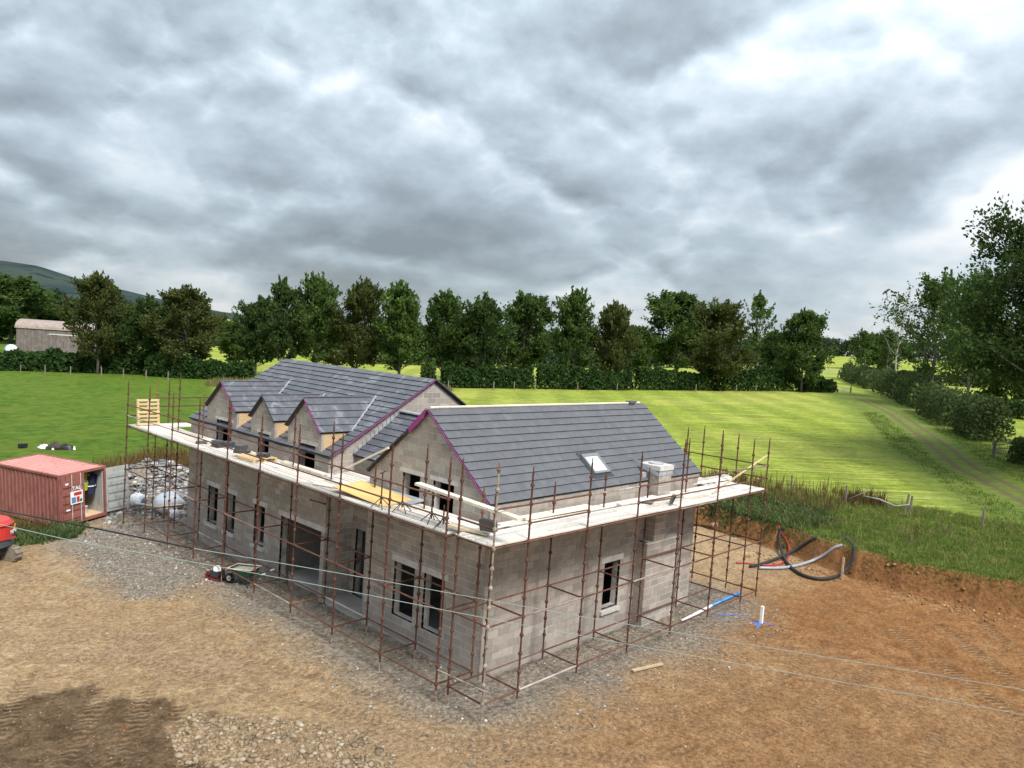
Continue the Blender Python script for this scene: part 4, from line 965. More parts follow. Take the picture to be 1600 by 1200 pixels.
m = MB(); m.box((-.2, -.18, .1), (.2, .18, .34)); part('engine', m, 'dark_grey', pc); m = MB(); m.lathe((.0, 0, .34), [(.16, 0), (.17, .12), (.1, .17), (.02, .18)], 12); part('fuel_tank', m, 'white_paint', pc, True)
m = MB(); m.tube([(.2, -.16, .2), (.55, -.16, .55), (.95, -.14, .72), (.95, .14, .72), (.55, .16, .55), (.2, .16, .2)], .02, 6); part('handle', m, 'rust', pc); m = MB(); m.lathe((-.3, 0, .2), [(.02, -.2), (.09, -.2), (.09, .2), (.02, .2)], 10, 'y'); part('exciter', m, 'dark_red', pc)

# ------------------------------------------------------------------ rubble, bags and stones
def stones(name, n, fx_, size, mat, label, cat, squash=.6, zf=None):
    """irregular stones, one joined mass"""
    ico = np.array([(0,0,1),(.894,0,.447),(.276,.851,.447),(-.724,.526,.447),(-.724,-.526,.447),(.276,-.851,.447),(.724,.526,-.447),(-.276,.851,-.447),(-.894,0,-.447),(-.276,-.851,-.447),(.724,-.526,-.447),(0,0,-1)])
    fc = np.array([(0,1,2),(0,2,3),(0,3,4),(0,4,5),(0,5,1),(1,6,2),(2,7,3),(3,8,4),(4,9,5),(5,10,1),(6,7,2),(7,8,3),(8,9,4),(9,10,5),(10,6,1),(6,11,7),(7,11,8),(8,11,9),(9,11,10),(10,11,6)])
    xy = fx_(n); n = len(xy); z = height(xy[:, 0], xy[:, 1]) + (zf(xy) if zf else 0)
    s = size[0]*(size[1]/size[0])**(rng.random(n)**2.2)
    V = ico[None]*(1+1.0*(rng.random((n, 12, 1))-.5)) * (s[:, None, None]*np.stack([.7+.6*rng.random(n), .7+.6*rng.random(n), np.full(n, squash)], 1)[:, None, :])
    a = rng.random(n)*6.283; c_, s_ = np.cos(a)[:, None], np.sin(a)[:, None]; x = V[..., 0]*c_-V[..., 1]*s_; y = V[..., 0]*s_+V[..., 1]*c_
    V = np.stack([x+xy[:, :1], y+xy[:, 1:2], V[..., 2]+(z+s*squash*.35)[:, None]], -1)
    Fc = fc[None]+(np.arange(n)*12)[:, None, None]
    me = npmesh(name, V.reshape(-1, 3), Fc.reshape(-1, 3), mat); return tag(link(name, me), label, cat, kind='stuff')
def in_tri(n, poly):
    P = np.array(poly); lo, hi = P.min(0), P.max(0); out = []
    q = lo+(hi-lo)*rng.random((n*4, 2)); ins = np.zeros(len(q), bool)
    for i in range(len(P)):
        a, b = P[i], P[(i+1) % len(P)]; ins ^= ((a[1] > q[:, 1]) != (b[1] > q[:, 1])) & (q[:, 0] < (b[0]-a[0])*(q[:, 1]-a[1])/(b[1]-a[1]+1e-12)+a[0])
    q = q[ins][:n]; return q
stones('hardcore', 2600, lambda n: in_tri(n, [(-6.35,3.0),(-6.1,4.3),(-5.2,5.0),(-4.3,4.1),(-3.4,3.1),(-2.4,1.5),(-2.6,.0),(-5,-.9),(-6.5,1.0)]), (.02, .095), 'stone_tan', 'broken tan stones spread at the near edge of the yard', 'stones')
stones('gravel', 6500, lambda n: in_tri(n, [(-3.6,14),(-3.2,21),(-.5,25.4),(1.5,25),(1.55,17),(1.5,13),(-.4,12.2)]), (.015, .06), 'stone_grey', 'dark grey gravel under the scaffold by the container', 'gravel')
stones('gravel', 3000, lambda n: in_tri(n, [(-1.8,-1.5),(-2.2,12),(1.6,13),(1.6,1.75),(14,1.75),(16,-1.8),(8,-2.6)]), (.012, .05), 'stone_grey', 'loose grey gravel around the foot of the near walls', 'gravel')
stones('gravel', 5200, lambda n: in_tri(n, [(-12,2),(-8,17),(-3,20),(-1,8),(-1,-1),(9,-3),(19,-1),(21,-8),(9,-13),(-3,-5)]), (.010, .036), 'stone_tan', 'loose tan grit scattered over the open yard', 'gravel')
stones('clods', 700, lambda n: np.stack([22.1+.45*rng.standard_normal(n)+0*rng.random(n), -13+17*rng.random(n)], 1), (.02, .09), 'stone_brown', 'brown soil clods fallen at the foot of the bank', 'soil', .7)
stones('rubble', 5200, lambda n: np.array([3.6, 29.0])+np.array([1.9, 2.1])*rng.standard_normal((n, 2)), (.035, .17), 'stone_rubble', 'pale broken block rubble heaped beyond the far gable', 'rubble', .6)
stones('rubble', 500, lambda n: np.array([29.2, 9.0])+np.array([1.5, 1.4])*rng.standard_normal((n, 2)), (.04, .26), 'stone_brown', 'brown spoil stones on the heap behind the scaffold end', 'rubble', .6)
def bag(label, x, y, s, mat, rz, sx=1., sy=.8, sz=.6, tilt=0.):
    m = MB(); n, k = 14, 9; lobe = [random.uniform(.8, 1.2) for _ in range(n)]
    for i in range(k):
        ph = math.pi*i/(k-1)
        for j in range(n):
            t = 2*math.pi*j/n; f = 1+.14*math.sin(3*t+i)+.08*random.uniform(-1, 1); e = .55
            cx_, sn = math.cos(t), math.sin(t); q = lambda v, p: math.copysign(abs(v)**p, v)
            m.v.append((s*sx*q(math.sin(ph), .6)*q(cx_, e)*f, s*sy*q(math.sin(ph), .6)*q(sn, e)*f, s*sz*(1-math.cos(ph))*.8))
    m.f = [(i*n+j, i*n+(j+1) % n, (i+1)*n+(j+1) % n, (i+1)*n+j) for i in range(k-1) for j in range(n)]
    t_ = thing('bulk_bag', label, 'bag', (x, y, hgt(x, y)-.03), rz); t_.rotation_euler = (tilt, 0, rz); part('sack', m, mat, t_, True)
    for sgn in (-1, 1):
        m2 = MB(); m2.tube([(sgn*s*sx*.55, -s*sy*.3, s*sz*1.45), (sgn*s*sx*.5, 0, s*sz*1.9), (sgn*s*sx*.55, s*sy*.3, s*sz*1.45)], .02, 5); part('loop', m2, mat, t_)
    return t_
bag('large white bulk bag lying on the rubble behind the scaffold', 2.75, 26.2, .62, 'white_bag', .5, 1.25, .85, 1.0, .35)
bag('small white bag standing in front of the large bulk bag', 2.55, 24.6, .30, 'white_bag', .2, .8, .7, 1.05)
bt = bag('white and blue bag on the rubble nearest the container door', 1.9, 27.6, .42, 'white_bag', .9, .9, .8, 1.0)
m = MB(); m.box((-.2, -.345, .1), (.16, -.335, .42)); part('print', m, 'blue_print', bt)
bag('crumpled white bag beside the broken pallet', 4.9, 27.0, .38, 'white_bag', 2.1, 1.2, .8, .45)
plank('pale plank leaning across the rubble heap', (1.2, 25.9, .35), (3.0, 24.4, .02), .09, .05, 'fresh_timber'); plank('short fresh timber offcut beside the small white bag', (2.2, 25.2, .2), (3.1, 25.0, .22), .16, .06, 'fresh_timber')
# heap on the grass, dark and white
m = MB()
hp = thing('crumpled_sheet', 'crumpled black and white sheet lying on the green field', 'sheet', (3.5, 46.8, hgt(3.5, 46.8)), R(-46))
def lump(name, cx_, cy_, rx, ry, rz_, mat, rot=0., seed=1):
    q = random.Random(seed); m = MB(); n, k = 12, 6
    for i in range(k):
        ph = math.pi/2*i/(k-1)
        for j in range(n):
            t = 2*math.pi*j/n; f = 1+.3*q.uniform(-1, 1)*math.cos(ph); x_, y_ = rx*math.cos(t)*math.cos(ph)*f, ry*math.sin(t)*math.cos(ph)*f
            m.v.append((cx_+x_*math.cos(rot)-y_*math.sin(rot), cy_+x_*math.sin(rot)+y_*math.cos(rot), rz_*math.sin(ph)*(1+.25*q.uniform(-1, 1))))
    m.f = [(i*n+j, i*n+(j+1) % n, (i+1)*n+(j+1) % n, (i+1)*n+j) for i in range(k-1) for j in range(n)]+[tuple((k-1)*n+j for j in range(n))]
    return part(name, m, mat, hp, True)
M('brown_black', (.045, .032, .027), .8, .3, 5)
lump('dark_fold', 0, 0, .55, .35, .42, 'brown_black', 0, 2); lump('dark_fold', .75, .12, .5, .2, .36, 'black_plastic', .1, 3); lump('white_fold', -.62, -.12, .42, .12, .28, 'white_paint', .5, 4); lump('white_fold', 1.3, .15, .09, .07, .22, 'white_paint', 0, 5); lump('white_fold', .1, -.38, .08, .06, .12, 'white_paint', 0, 6)
mb = MB(); mb.box((-.28, -.2, 0), (-.06, .2, .3)); mb.box((-.03, -.2, 0), (.18, .2, .32)); mb.box((-.28, -.22, .1), (.18, -.2, .16)); o = link('black_crate', mb.mesh('black_crate', 'black_plastic'), None, (2.0, 48.4, hgt(2, 48.4)), (0, 0, -.7)); tag(o, 'small black crate on the green field behind the container', 'crate')

# ------------------------------------------------------------------ pipes, stakes and marks by the bank
def pipe(name, label, pts, r, mat, cat='pipe', sub_=8):
    P = [Vector(p) for p in pts]; out = []
    for i in range(len(P)-1):
        p0, p1, p2, p3 = P[max(i-1, 0)], P[i], P[i+1], P[min(i+2, len(P)-1)]
        for k in range(sub_):
            t = k/sub_; out.append(.5*((2*p1)+(p2-p0)*t+(2*p0-5*p1+4*p2-p3)*t*t+(3*p1-p0-3*p2+p3)*t**3))
    out.append(P[-1]); m = MB(); m.tube(out, r, 9); o = link(name, m.mesh(name, mat, True)); return tag(o, label, cat)
def onz(u, v, z):
    d = F + r1*((u-800)/1201.44) - u1*((v-600)/1201.44); t = (z-CP.z)/d.z; return CP + d*t
def atd(u, v, dep):
    d = F + r1*((u-800)/1201.44) - u1*((v-600)/1201.44); return CP + d*dep
def on_ground(u, v, off):
    d = F + r1*((u-800)/1201.44) - u1*((v-600)/1201.44); t = np.linspace(20, 60, 900); X, Y, Z = CP.x+d.x*t, CP.y+d.y*t, CP.z+d.z*t
    k = int(np.argmax(Z < height(X, Y)+off)); return np.array([X[k], Y[k], Z[k]])
def laid(name, label, pix, r, mat, lift=()):
    """a duct lying over the yard and the cut bank; a stiff duct bridges the hollows"""
    P = [np.array(p, float) for p in pix]; out = []
    for i in range(len(P)-1):
        p0, p1, p2, p3 = P[max(i-1, 0)], P[i], P[i+1], P[min(i+2, len(P)-1)]
        for k in range(7):
            t = k/7; q = .5*((2*p1)+(p2-p0)*t+(2*p0-5*p1+4*p2-p3)*t*t+(3*p1-p0-3*p2+p3)*t**3); out.append(on_ground(q[0], q[1], r+.02))
    out.append(on_ground(*P[-1], r+.02)); A = np.array(out)
    for _ in range(10): A[1:-1] = (A[:-2]+2*A[1:-1]+A[2:])/4
    A[:, 2] = np.maximum(A[:, 2], height(A[:, 0], A[:, 1])+r*.8)
    for _ in range(3): A[1:-1] = (A[:-2]+2*A[1:-1]+A[2:])/4
    m = MB(); m.tube([Vector(a) for a in A], r, 9); return tag(link(name, m.mesh(name, mat, True)), label, 'duct')
laid('ducting', 'thick black duct looping down over the bank', [(1244, 806), (1222, 822), (1217, 845), (1226, 875), (1246, 895), (1276, 905), (1310, 901), (1330, 880), (1336, 861), (1330, 846), (1314, 837)], .075, 'black_rubber')
laid('ducting', 'straight black duct running from the yard up the bank', [(1172, 885), (1195, 880), (1225, 868), (1255, 852), (1276, 840)], .075, 'black_rubber')
laid('ducting', 'grey duct running beside the black ones up the bank', [(1185, 887), (1215, 888), (1245, 884), (1275, 874), (1300, 860), (1316, 851)], .07, 'grey_pipe')
laid('red_duct', 'thin red cable duct curling on the bank', [(1150, 879), (1170, 880), (1205, 884), (1228, 877), (1234, 860), (1228, 842), (1217, 828), (1219, 818), (1241, 807)], .035, 'red_pipe')
laid('red_duct', 'second red cable duct twisted around the first', [(1200, 886), (1222, 881), (1233, 868), (1232, 850), (1222, 836)], .028, 'red_pipe')
for nm, lb, a, b_, mt in (('white_pipe', 'white plastic pipe on the ground under the scaffold end', (1066, 970), (1112, 946), 'white_pipe'), ('blue_pipe', 'blue plastic pipe in line with the white pipe', (1113, 945.5), (1158, 925), 'blue_pipe')):
    A, B_ = onz(*a, .12), onz(*b_, .16); m = MB(); m.tube([A, B_], .055, 9); tag(link(nm, m.mesh(nm, mt, True)), lb, 'pipe')
def stake(label, x, y, h, r=.035, mat='stake_wood', lean=(0, 0), name='stake', cat='stake', group=None):
    z = hgt(x, y); m = MB(); m.prism([(-r, -r, -.2), (r, -r, -.2), (r, r, -.2), (-r, r, -.2)], (lean[0], lean[1], h+.2)); m.obox((lean[0], lean[1], h), (1, 0, 0), (0, 1, 0), (0, 0, 1), r*.7, r*.7, .02)
    return tag(link(name, m.mesh(name, mat), None, (x, y, z)), label, cat, group)
s1 = onz(1189, 975, 0); stake('short pale stake with blue spray marks near the scaffold end', s1.x, s1.y, .62, .05, 'white_paint')
s2 = onz(1315, 905, 0); stake('thin wooden stake beside the looped black duct', s2.x, s2.y, 1.0, .04)
mb = MB()
M('spray_blue', (.06, .14, .48), .9, .3, 12)
def smear(m, cx_, cy_, ang, L, wd):
    q = Vector((math.cos(ang), math.sin(ang))); pts = []
    n = 7
    for s in (1, -1):
        for i in range(n):
            t = (i/(n-1)-.5)*s; w_ = wd*(1-abs(t)*1.5)*(.7+.6*random.random())*s; pts.append((cx_+q.x*L*t-q.y*w_, cy_+q.y*L*t+q.x*w_))
    m.poly([(x_, y_, hgt(x_, y_)+.012) for x_, y_ in pts], [(i, i+1, 2*n-2-i, 2*n-1-i) for i in range(n-1)])
for a, l in ((.3, 1.1), (1.9, .8), (-.6, .7)): smear(mb, s1.x+random.uniform(-.2, .2), s1.y+random.uniform(-.2, .2), a, l, .06)
smear(mb, s1.x-.2, s1.y+1.2, 2.4, 1.6, .05)
tag(link('spray_mark', mb.mesh('spray_mark', 'spray_blue')), 'blue spray paint marks on the ground around the pale stake', 'paint mark')
FPL = [(33.07, 3.21, 1.15, (0, .02), 'upright fence post at the weedy field edge'), (34.35, 7.1, 1.0, (.03, 0), 'fence post among the brown weeds behind the scaffold'), (32.71, -.09, 1.25, (.18, -.15), 'leaning fence post with a pale branch against it'), (33.2, -.25, 1.1, (.1, -.05), 'second leaning post beside the pale branch'), (33.04, -3.88, 1.05, (.03, 0), 'lone fence post in the grass above the bank')]
for x, y, h, ln, lb in FPL: stake(lb, x, y, h, .05, 'post_wood', ln, 'fence_post', 'fence post', 'old posts along the field edge')
zb_ = hgt(32.5, 1)
tag(link('dead_branch', MB().tube([(32.6, 2.1, zb_+.75), (32.6, 1.2, zb_+.72), (32.6, .3, zb_+.5), (32.6, -.4, zb_+.75)], [.03, .05, .055, .03], 7).mesh('dead_branch', 'bark_pale', True)), 'pale bare branch lying against the leaning posts', 'branch')
tag(link('dead_branch', MB().tube([(32.9, 3.0, zb_+.35), (33.2, 2.2, zb_+.9), (33.3, 2.0, zb_+1.1)], [.03, .025, .01], 6).mesh('dead_branch', 'bark_pale', True)), 'thin bare twig behind the pale branch', 'branch')
# overhead lines
def cable(label, pts, r, mat):
    o = pipe('overhead_cable', label, pts, r, mat, 'cable', 14); o['group'] = 'overhead lines across the yard'
M('cable_green', (.20, .25, .23), .6, .15, 3); M('cable_black', (.012, .013, .013), .5, .1, 3)
cable('thick black overhead cable crossing the left part of the yard', [atd(-60, 786, 9.0), atd(100, 816, 9.6), atd(200, 836, 10.2), atd(302, 857, 11)], .0105, 'cable_black')
cable('upper pale green overhead wire in front of the house', [atd(302, 857, 11), atd(450, 882, 11.8), atd(600, 908, 12.5), atd(765, 938, 13.2), atd(1000, 979, 14), atd(1300, 1028, 14.6), atd(1680, 1091, 15)], .0056, 'cable_green')
cable('lower pale green overhead wire in front of the house', [atd(-60, 806, 10.5), atd(25, 825, 11), atd(130, 848, 11.3), atd(300, 878, 11.8), atd(500, 915, 12.4), atd(765, 967, 13.2), atd(1000, 1010, 13.8), atd(1300, 1063, 14.3), atd(1680, 1131, 14.8)], .0056, 'cable_green')

# ------------------------------------------------------------------ trees and hedges
def quads(cen, ax, up, L, Wd):
    """leaf quads: centre, axis, side vectors"""
    a = ax*(L/2)[:, None]; b = up*(Wd/2)[:, None]
    V = np.stack([cen-a-b*.35, cen-a*.1+b*1.0*0-b, cen+a, cen-a*.1+b], 1); return V
def rand_unit(n, r): v = r.standard_normal((n, 3)); return v/np.linalg.norm(v, axis=1, keepdims=True)
def make_tree(seed, h, rad, limbs, subs, leaves, leaf, trunk_h=.2, lean_up=.55, r0_=.3, spiky=.5, sparse=1., lat=(0, 0), flat=0.):
    r = np.random.default_rng(seed); wood = MB(); cen = []; axs = []
    tp = [(0, 0, -.4)]; 
    for i in range(1, 9): f = i/8; tp.append((lat[0]*f*f+r.normal()*.02*h*f, lat[1]*f*f+r.normal()*.02*h*f, h*.93*f))
    wood.tube(tp, [r0_*(1-.93*i/8) + .015 for i in range(9)], 7)
    for i in range(limbs):
        f = trunk_h + (.94-trunk_h)*((i+r.random())/limbs); az = i*2.399+r.normal()*.35
        k = min(7, int(f*8)); g = f*8-k; base = np.array(tp[k])*(1-g)+np.array(tp[k+1])*g
        prof = math.sin(math.pi*min(1, max(.05, (f-trunk_h*.4)/(1.0-trunk_h*.4)))**.68)**.75
        L = rad*prof*(r.uniform(.55, 1.45) if spiky > .5 else r.uniform(.7, 1.25)); el = lean_up*(.45+.75*f)+r.normal()*.14-flat
        d = np.array([math.cos(az)*math.cos(el), math.sin(az)*math.cos(el), math.sin(el)]); pts = [base]; dd = d.copy()
        for s in range(5): dd = dd+np.array([r.normal()*.10, r.normal()*.10, .08*spiky+r.normal()*.06]); dd /= np.linalg.norm(dd); pts.append(pts[-1]+dd*L/5)
        wood.tube([tuple(p) for p in pts], [max(.012, r0_*.36*(1-f*.55)*(1-.85*s/5)) for s in range(6)], 5, cap=False)
        P = np.array(pts)
        for s in range(subs):
            t = r.uniform(.22, 1.0)**.8; k2 = min(4, int(t*5)); g = t*5-k2; b = P[k2]*(1-g)+P[k2+1]*g
            sd_ = (P[k2+1]-P[k2])/(L/5+1e-6)*.5+rand_unit(1, r)[0]*np.array([.85, .85, .75])+np.array([0, 0, .28*spiky]); sd_ /= np.linalg.norm(sd_); sl_ = L*r.uniform(.2, .44)*(1.15-.45*t)+.5
            if s % 3 == 0: wood.tube([tuple(b), tuple(b+sd_*sl_*.9)], [.022, .008], 3, cap=False)
            n = int(leaves*r.uniform(.5, 1.4)*sparse)+1; tt = r.random((n, 1))**.8
            cen.append(b+sd_*sl_*tt+r.standard_normal((n, 3))*np.array([.22, .22, .2])*(.35+sl_*.4)); axs.append(np.repeat(sd_[None], n, 0)+.75*rand_unit(n, r)+np.array([0, 0, .22*spiky]))
    # leader shoots
    for i in range(int(16*spiky)+1):
        q_ = r.random()**.7; a_ = r.random()*6.28; b = np.array(tp[-1])+np.array([math.cos(a_)*rad*.62*q_, math.sin(a_)*rad*.62*q_, -h*(.02+.24*q_*q_)+r.normal()*h*.02]); d = np.array([math.cos(a_)*.3*q_+r.normal()*.15, math.sin(a_)*.3*q_+r.normal()*.15, 1.]); n = int(leaves*2.0*sparse)+2; tt = r.random((n, 1)); Ls = h*.105*r.uniform(.4, 1.5)
        wood.tube([tuple(b-d*.6), tuple(b+d*Ls)], [.03, .008], 3, cap=False); cen.append(b+d*Ls*tt+r.standard_normal((n, 3))*.12); axs.append(d+.7*rand_unit(n, r))
    cen = np.concatenate(cen); axs = np.concatenate(axs); axs /= np.linalg.norm(axs, axis=1, keepdims=True); n = len(cen)
    sv = np.cross(axs, rand_unit(n, r)); sv /= np.linalg.norm(sv, axis=1, keepdims=True)+1e-9
    Ls = leaf*r.uniform(.65, 1.45, n); V = quads(cen, axs, sv, Ls, Ls*r.uniform(.45, .75, n)); return wood, V.reshape(-1, 3)
TM = {}
def tree_mesh(key, leafm, barkm='bark', **kw):
    wd, V = make_tree(**kw); n = len(V)//4
    TM[key] = (wd.mesh('trunk', barkm, True), npmesh('crown', V, np.arange(n*4).reshape(-1, 4), leafm), kw['h'])
tree_mesh('a', 'leaf_dark', seed=1, h=18, rad=5.2, limbs=46, subs=17, leaves=20, leaf=.52, trunk_h=.11, spiky=1.5, r0_=.28)
tree_mesh('b', 'leaf_mid', seed=2, h=18, rad=5.0, limbs=46, subs=17, leaves=20, leaf=.50, trunk_h=.11, spiky=1.7, r0_=.26, lean_up=.8)
tree_mesh('c', 'leaf_bronze', seed=3, h=17, rad=5.6, limbs=46, subs=17, leaves=19, leaf=.50, trunk_h=.11, spiky=1.2, r0_=.28)
tree_mesh('d', 'leaf_light', seed=4, h=17, rad=4.8, limbs=44, subs=16, leaves=18, leaf=.50, trunk_h=.11, spiky=1.7, r0_=.25, lean_up=.85)
tree_mesh('e', 'leaf_mid', seed=5, h=17, rad=6.4, limbs=50, subs=19, leaves=22, leaf=.54, trunk_h=.11, spiky=.3, r0_=.32, lean_up=.55)
tree_mesh('f', 'leaf_mid', seed=6, h=15, rad=4.4, limbs=22, subs=9, leaves=9, leaf=.48, trunk_h=.2, spiky=1., r0_=.2, lean_up=.9)
tree_mesh('dead', 'leaf_dark', 'bark_pale', seed=8, h=15, rad=4.2, limbs=22, subs=6, leaves=2, leaf=.30, trunk_h=.3, spiky=1.4, r0_=.2, lean_up=1.0, sparse=.3)
tree_mesh('big', 'leaf_dark', seed=12, h=25, rad=10.5, limbs=60, subs=28, leaves=42, leaf=.33, trunk_h=.27, spiky=.35, r0_=.5, lean_up=.5, flat=.1)
tree_mesh('open', 'leaf_mid', seed=21, h=20, rad=7.5, limbs=38, subs=18, leaves=19, leaf=.40, trunk_h=.16, spiky=.6, r0_=.3, lean_up=.7)
def plant(key, label, u, v, dep, top_v, wpx, group=None, bz=None, name='tree'):
    P = atd(u, v, dep); z = hgt(P.x, P.y) if bz is None else bz; tk, cr, h0 = TM[key]
    # height so that the crown top reaches the row of pixels top_v
    tp_ = atd(u, top_v, dep); H = tp_.z - z
    t = thing(name, label, 'tree', (P.x, P.y, z-.1), random.uniform(0, 6.28), group)
    sxy = (.86 if group else 1.0)*(wpx*dep/1201.44)/(2*{'a': 5.2, 'b': 5.0, 'c': 5.6, 'd': 4.8, 'e': 6.4, 'f': 4.4, 'dead': 4.2, 'big': 10.5, 'open': 7.5}[key]) ; t.scale = (sxy*random.uniform(.82, 1.28), sxy*random.uniform(.82, 1.2), H/h0); t.rotation_euler = (random.uniform(-.05, .05), random.uniform(-.05, .05), t.rotation_euler[2])
    link('trunk', tk, t); link('crown', cr, t); return t
G1 = 'row of trees along the hedge'
ROW = [('c', 'bushy spiky-topped tree in front of the rusty barn', 152, 585, 118, 425, 112), ('a', 'dark low tree just right of the barn tree', 226, 588, 120, 462, 90), ('c', 'bronze-tinged broad tree left of the slate ridge', 292, 590, 118, 446, 100),
       ('a', 'slim dark tree above the left end of the main ridge', 398, 590, 122, 462, 90), ('a', 'tall narrow dark tree with upright top above the main ridge', 442, 590, 124, 434, 78), ('b', 'tree with tall spiky shoots right of the narrow dark tree', 492, 592, 126, 430, 88),
       ('c', 'bronze-green tree with open top above the middle of the main roof', 556, 594, 124, 434, 96), ('d', 'bright green feathery tree above the main roof', 622, 598, 122, 442, 112), ('b', 'green tree with thin shoot at its top above the main gable', 690, 600, 126, 456, 92),
       ('a', 'very dark tree just right of the main gable', 746, 604, 124, 458, 92), ('e', 'rounded green tree with pale stem behind the hedge', 812, 606, 150, 455, 112), ('b', 'green spiky tree above the white wing ridge', 893, 606, 130, 452, 92),
       ('c', 'reddish-green tree right of the spiky tree above the wing ridge', 952, 608, 132, 470, 90), ('e', 'large round dark tree behind the middle hedge', 1055, 590, 185, 453, 120), ('c', 'broad olive tree standing in the middle hedge', 1120, 610, 134, 468, 120),
       ('f', 'thin sparse tree showing sky behind the olive tree', 1182, 590, 190, 456, 70), ('e', 'rounded tree beside the field gate', 1252, 614, 138, 482, 92)]
for key, lb, u, v, dep, tv, wpx in ROW: plant(key, lb, u, v, dep, tv, wpx, G1)
plant('e', 'dark full tree at the left edge behind the barn', 16, 560, 205, 428, 140); plant('a', 'dim tree between the barn and the hill', 80, 560, 215, 474, 80)
plant('f', 'small leaning tree in the hedge by the far gate', 1342, 600, 190, 514, 56); plant('dead', 'bare grey dead tree beside the lane', 1398, 600, 160, 472, 76); plant('f', 'thin pale-stemmed tree in the lane hedge', 1384, 600, 165, 512, 74)
plant('open', 'airy light green tree behind the lane hedge', 1452, 618, 128, 426, 140); plant('open', 'open-branched tree between the airy tree and the big tree', 1512, 625, 112, 422, 130)
plant('big', 'huge tree with overhanging branches at the right edge', 1640, 715, 60, 288, 420)
plant('e', 'dark round tree behind the dead tree', 1372, 575, 260, 520, 90); plant('e', 'dark bushy tree behind the big right tree', 1572, 620, 120, 520, 110)
G2 = 'smaller trees filling the row'
for key, lb, u, v, dep, tv, wpx in [('a', 'dark filler tree between the barn tree and the low dark tree', 188, 588, 128, 492, 80), ('b', 'small green tree between the bronze trees at the left', 258, 590, 130, 488, 74), ('e', 'low round tree behind the slim tree left of the ridge', 372, 592, 150, 500, 84),
        ('c', 'low bronze tree behind the spiky shoots above the main roof', 524, 594, 138, 490, 70), ('d', 'small light tree between the main gable tree and the very dark tree', 718, 602, 136, 496, 60), ('e', 'low tree behind the reddish-green tree', 985, 606, 165, 505, 76), ('a', 'low dark tree left of the gate tree', 1212, 606, 160, 516, 60)]: plant(key, lb, u, v, dep, tv, wpx, G2)
# hedges
def hedge(name, label, path, hh, ww, n, leaf, mat, seed=1, group=None, gaps=0.):
    r = np.random.default_rng(seed); P = np.array(path, float); seg = np.hypot(*np.diff(P, axis=0).T); cum = np.r_[0, np.cumsum(seg)]
    s = r.random(n)*cum[-1]; i = np.clip(np.searchsorted(cum, s)-1, 0, len(seg)-1); f = (s-cum[i])/seg[i]; c = P[i]*(1-f[:, None])+P[i+1]*f[:, None]
    d = (P[i+1]-P[i])/seg[i][:, None]; nr = np.stack([-d[:, 1], d[:, 0]], 1)
    hmod = 1+.55*fbm(s*1.0, s*0+seed, .22, 4, seed+30)+.5*fbm(s, s*0, .9, 3, seed+31)
    ph = r.random(n)*math.pi; rad_ = r.random(n)**.33
    lat_ = np.cos(ph)*rad_*ww/2*(1+.3*fbm(s, s*0+5, .5, 3, seed+40)*2); zz = np.abs(np.sin(ph)*rad_)**.8*hh*hmod
    X = c[:, 0]+nr[:, 0]*lat_; Y = c[:, 1]+nr[:, 1]*lat_; Z = height(X, Y)+zz
    ax = rand_unit(n, r)+np.array([0, 0, .5]); ax /= np.linalg.norm(ax, axis=1, keepdims=True); sv = np.cross(ax, rand_unit(n, r)); sv /= np.linalg.norm(sv, axis=1, keepdims=True)
    L = leaf*r.uniform(.6, 1.5, n); V = quads(np.stack([X, Y, Z], 1), ax, sv, L, L*.65).reshape(-1, 3)
    t = thing(name, label, 'hedge' if 'hedge' in name else 'bush', (0, 0, 0), 0, group)
    link('foliage', npmesh('foliage', V, np.arange(len(V)).reshape(-1, 4), mat), t)
    m = MB(); q = 0
    while q < cum[-1]:
        k = min(len(seg)-1, max(0, int(np.searchsorted(cum, q))-1)); f_ = (q-cum[k])/seg[k]; p = P[k]*(1-f_)+P[k+1]*f_; z = hgt(*p)
        m.tube([(p[0], p[1], z-.1), (p[0]+r.normal()*.2, p[1]+r.normal()*.2, z+hh*.6)], [.06, .02], 4, cap=False); q += 1.6+r.random()
    part('stems', m, 'bark', t); return t
HB = lambda u, v: onfield(u, v)
def onfield(u, v):
    d = F + r1*((u-800)/1201.44) - u1*((v-600)/1201.44); t = 5.
    for _ in range(4000):
        p = CP + d*t
        if p.z < hgt_fast(p.x, p.y): break
        t *= 1.004
        if t > 900: break
    return (p.x, p.y)
def hgt_fast(x, y): s_, d_ = sdcoord(x, y); return .11+.0312*max(-160, min(260, s_))+.0132*max(0, min(420, d_))
hedge('hedge', 'dark hedge along the left field below the barn', [onfield(-60, 578), onfield(60, 580), onfield(160, 583), onfield(250, 586)], 3.1, 3.2, 9000, .5, 'leaf_hedge', 1)
hedge('hedge', 'dense dark hedge right of the barn tree', [onfield(235, 588), onfield(300, 592), onfield(392, 596)], 3.3, 3.0, 7000, .5, 'leaf_hedge', 2)
hedge('hedge', 'hedge with gaps behind the main roof', [onfield(690, 605), onfield(745, 606), onfield(830, 607)], 3.5, 3.0, 6000, .46, 'leaf_hedge', 3)
hedge('hedge', 'hedge behind the white wing ridge', [onfield(838, 607), onfield(900, 608), onfield(985, 609)], 3.5, 3.0, 6500, .46, 'leaf_hedge', 4)
hedge('hedge', 'long clipped hedge right of the gap behind the wing', [onfield(994, 609), onfield(1080, 610), onfield(1170, 611), onfield(1240, 612)], 3.7, 3.0, 9500, .46, 'leaf_hedge', 5)
hedge('hedge', 'rounded hedge end beneath the tree by the gate', [onfield(1246, 612), onfield(1275, 613), onfield(1298, 613)], 3.0, 3.4, 3800, .46, 'leaf_hedge', 6)
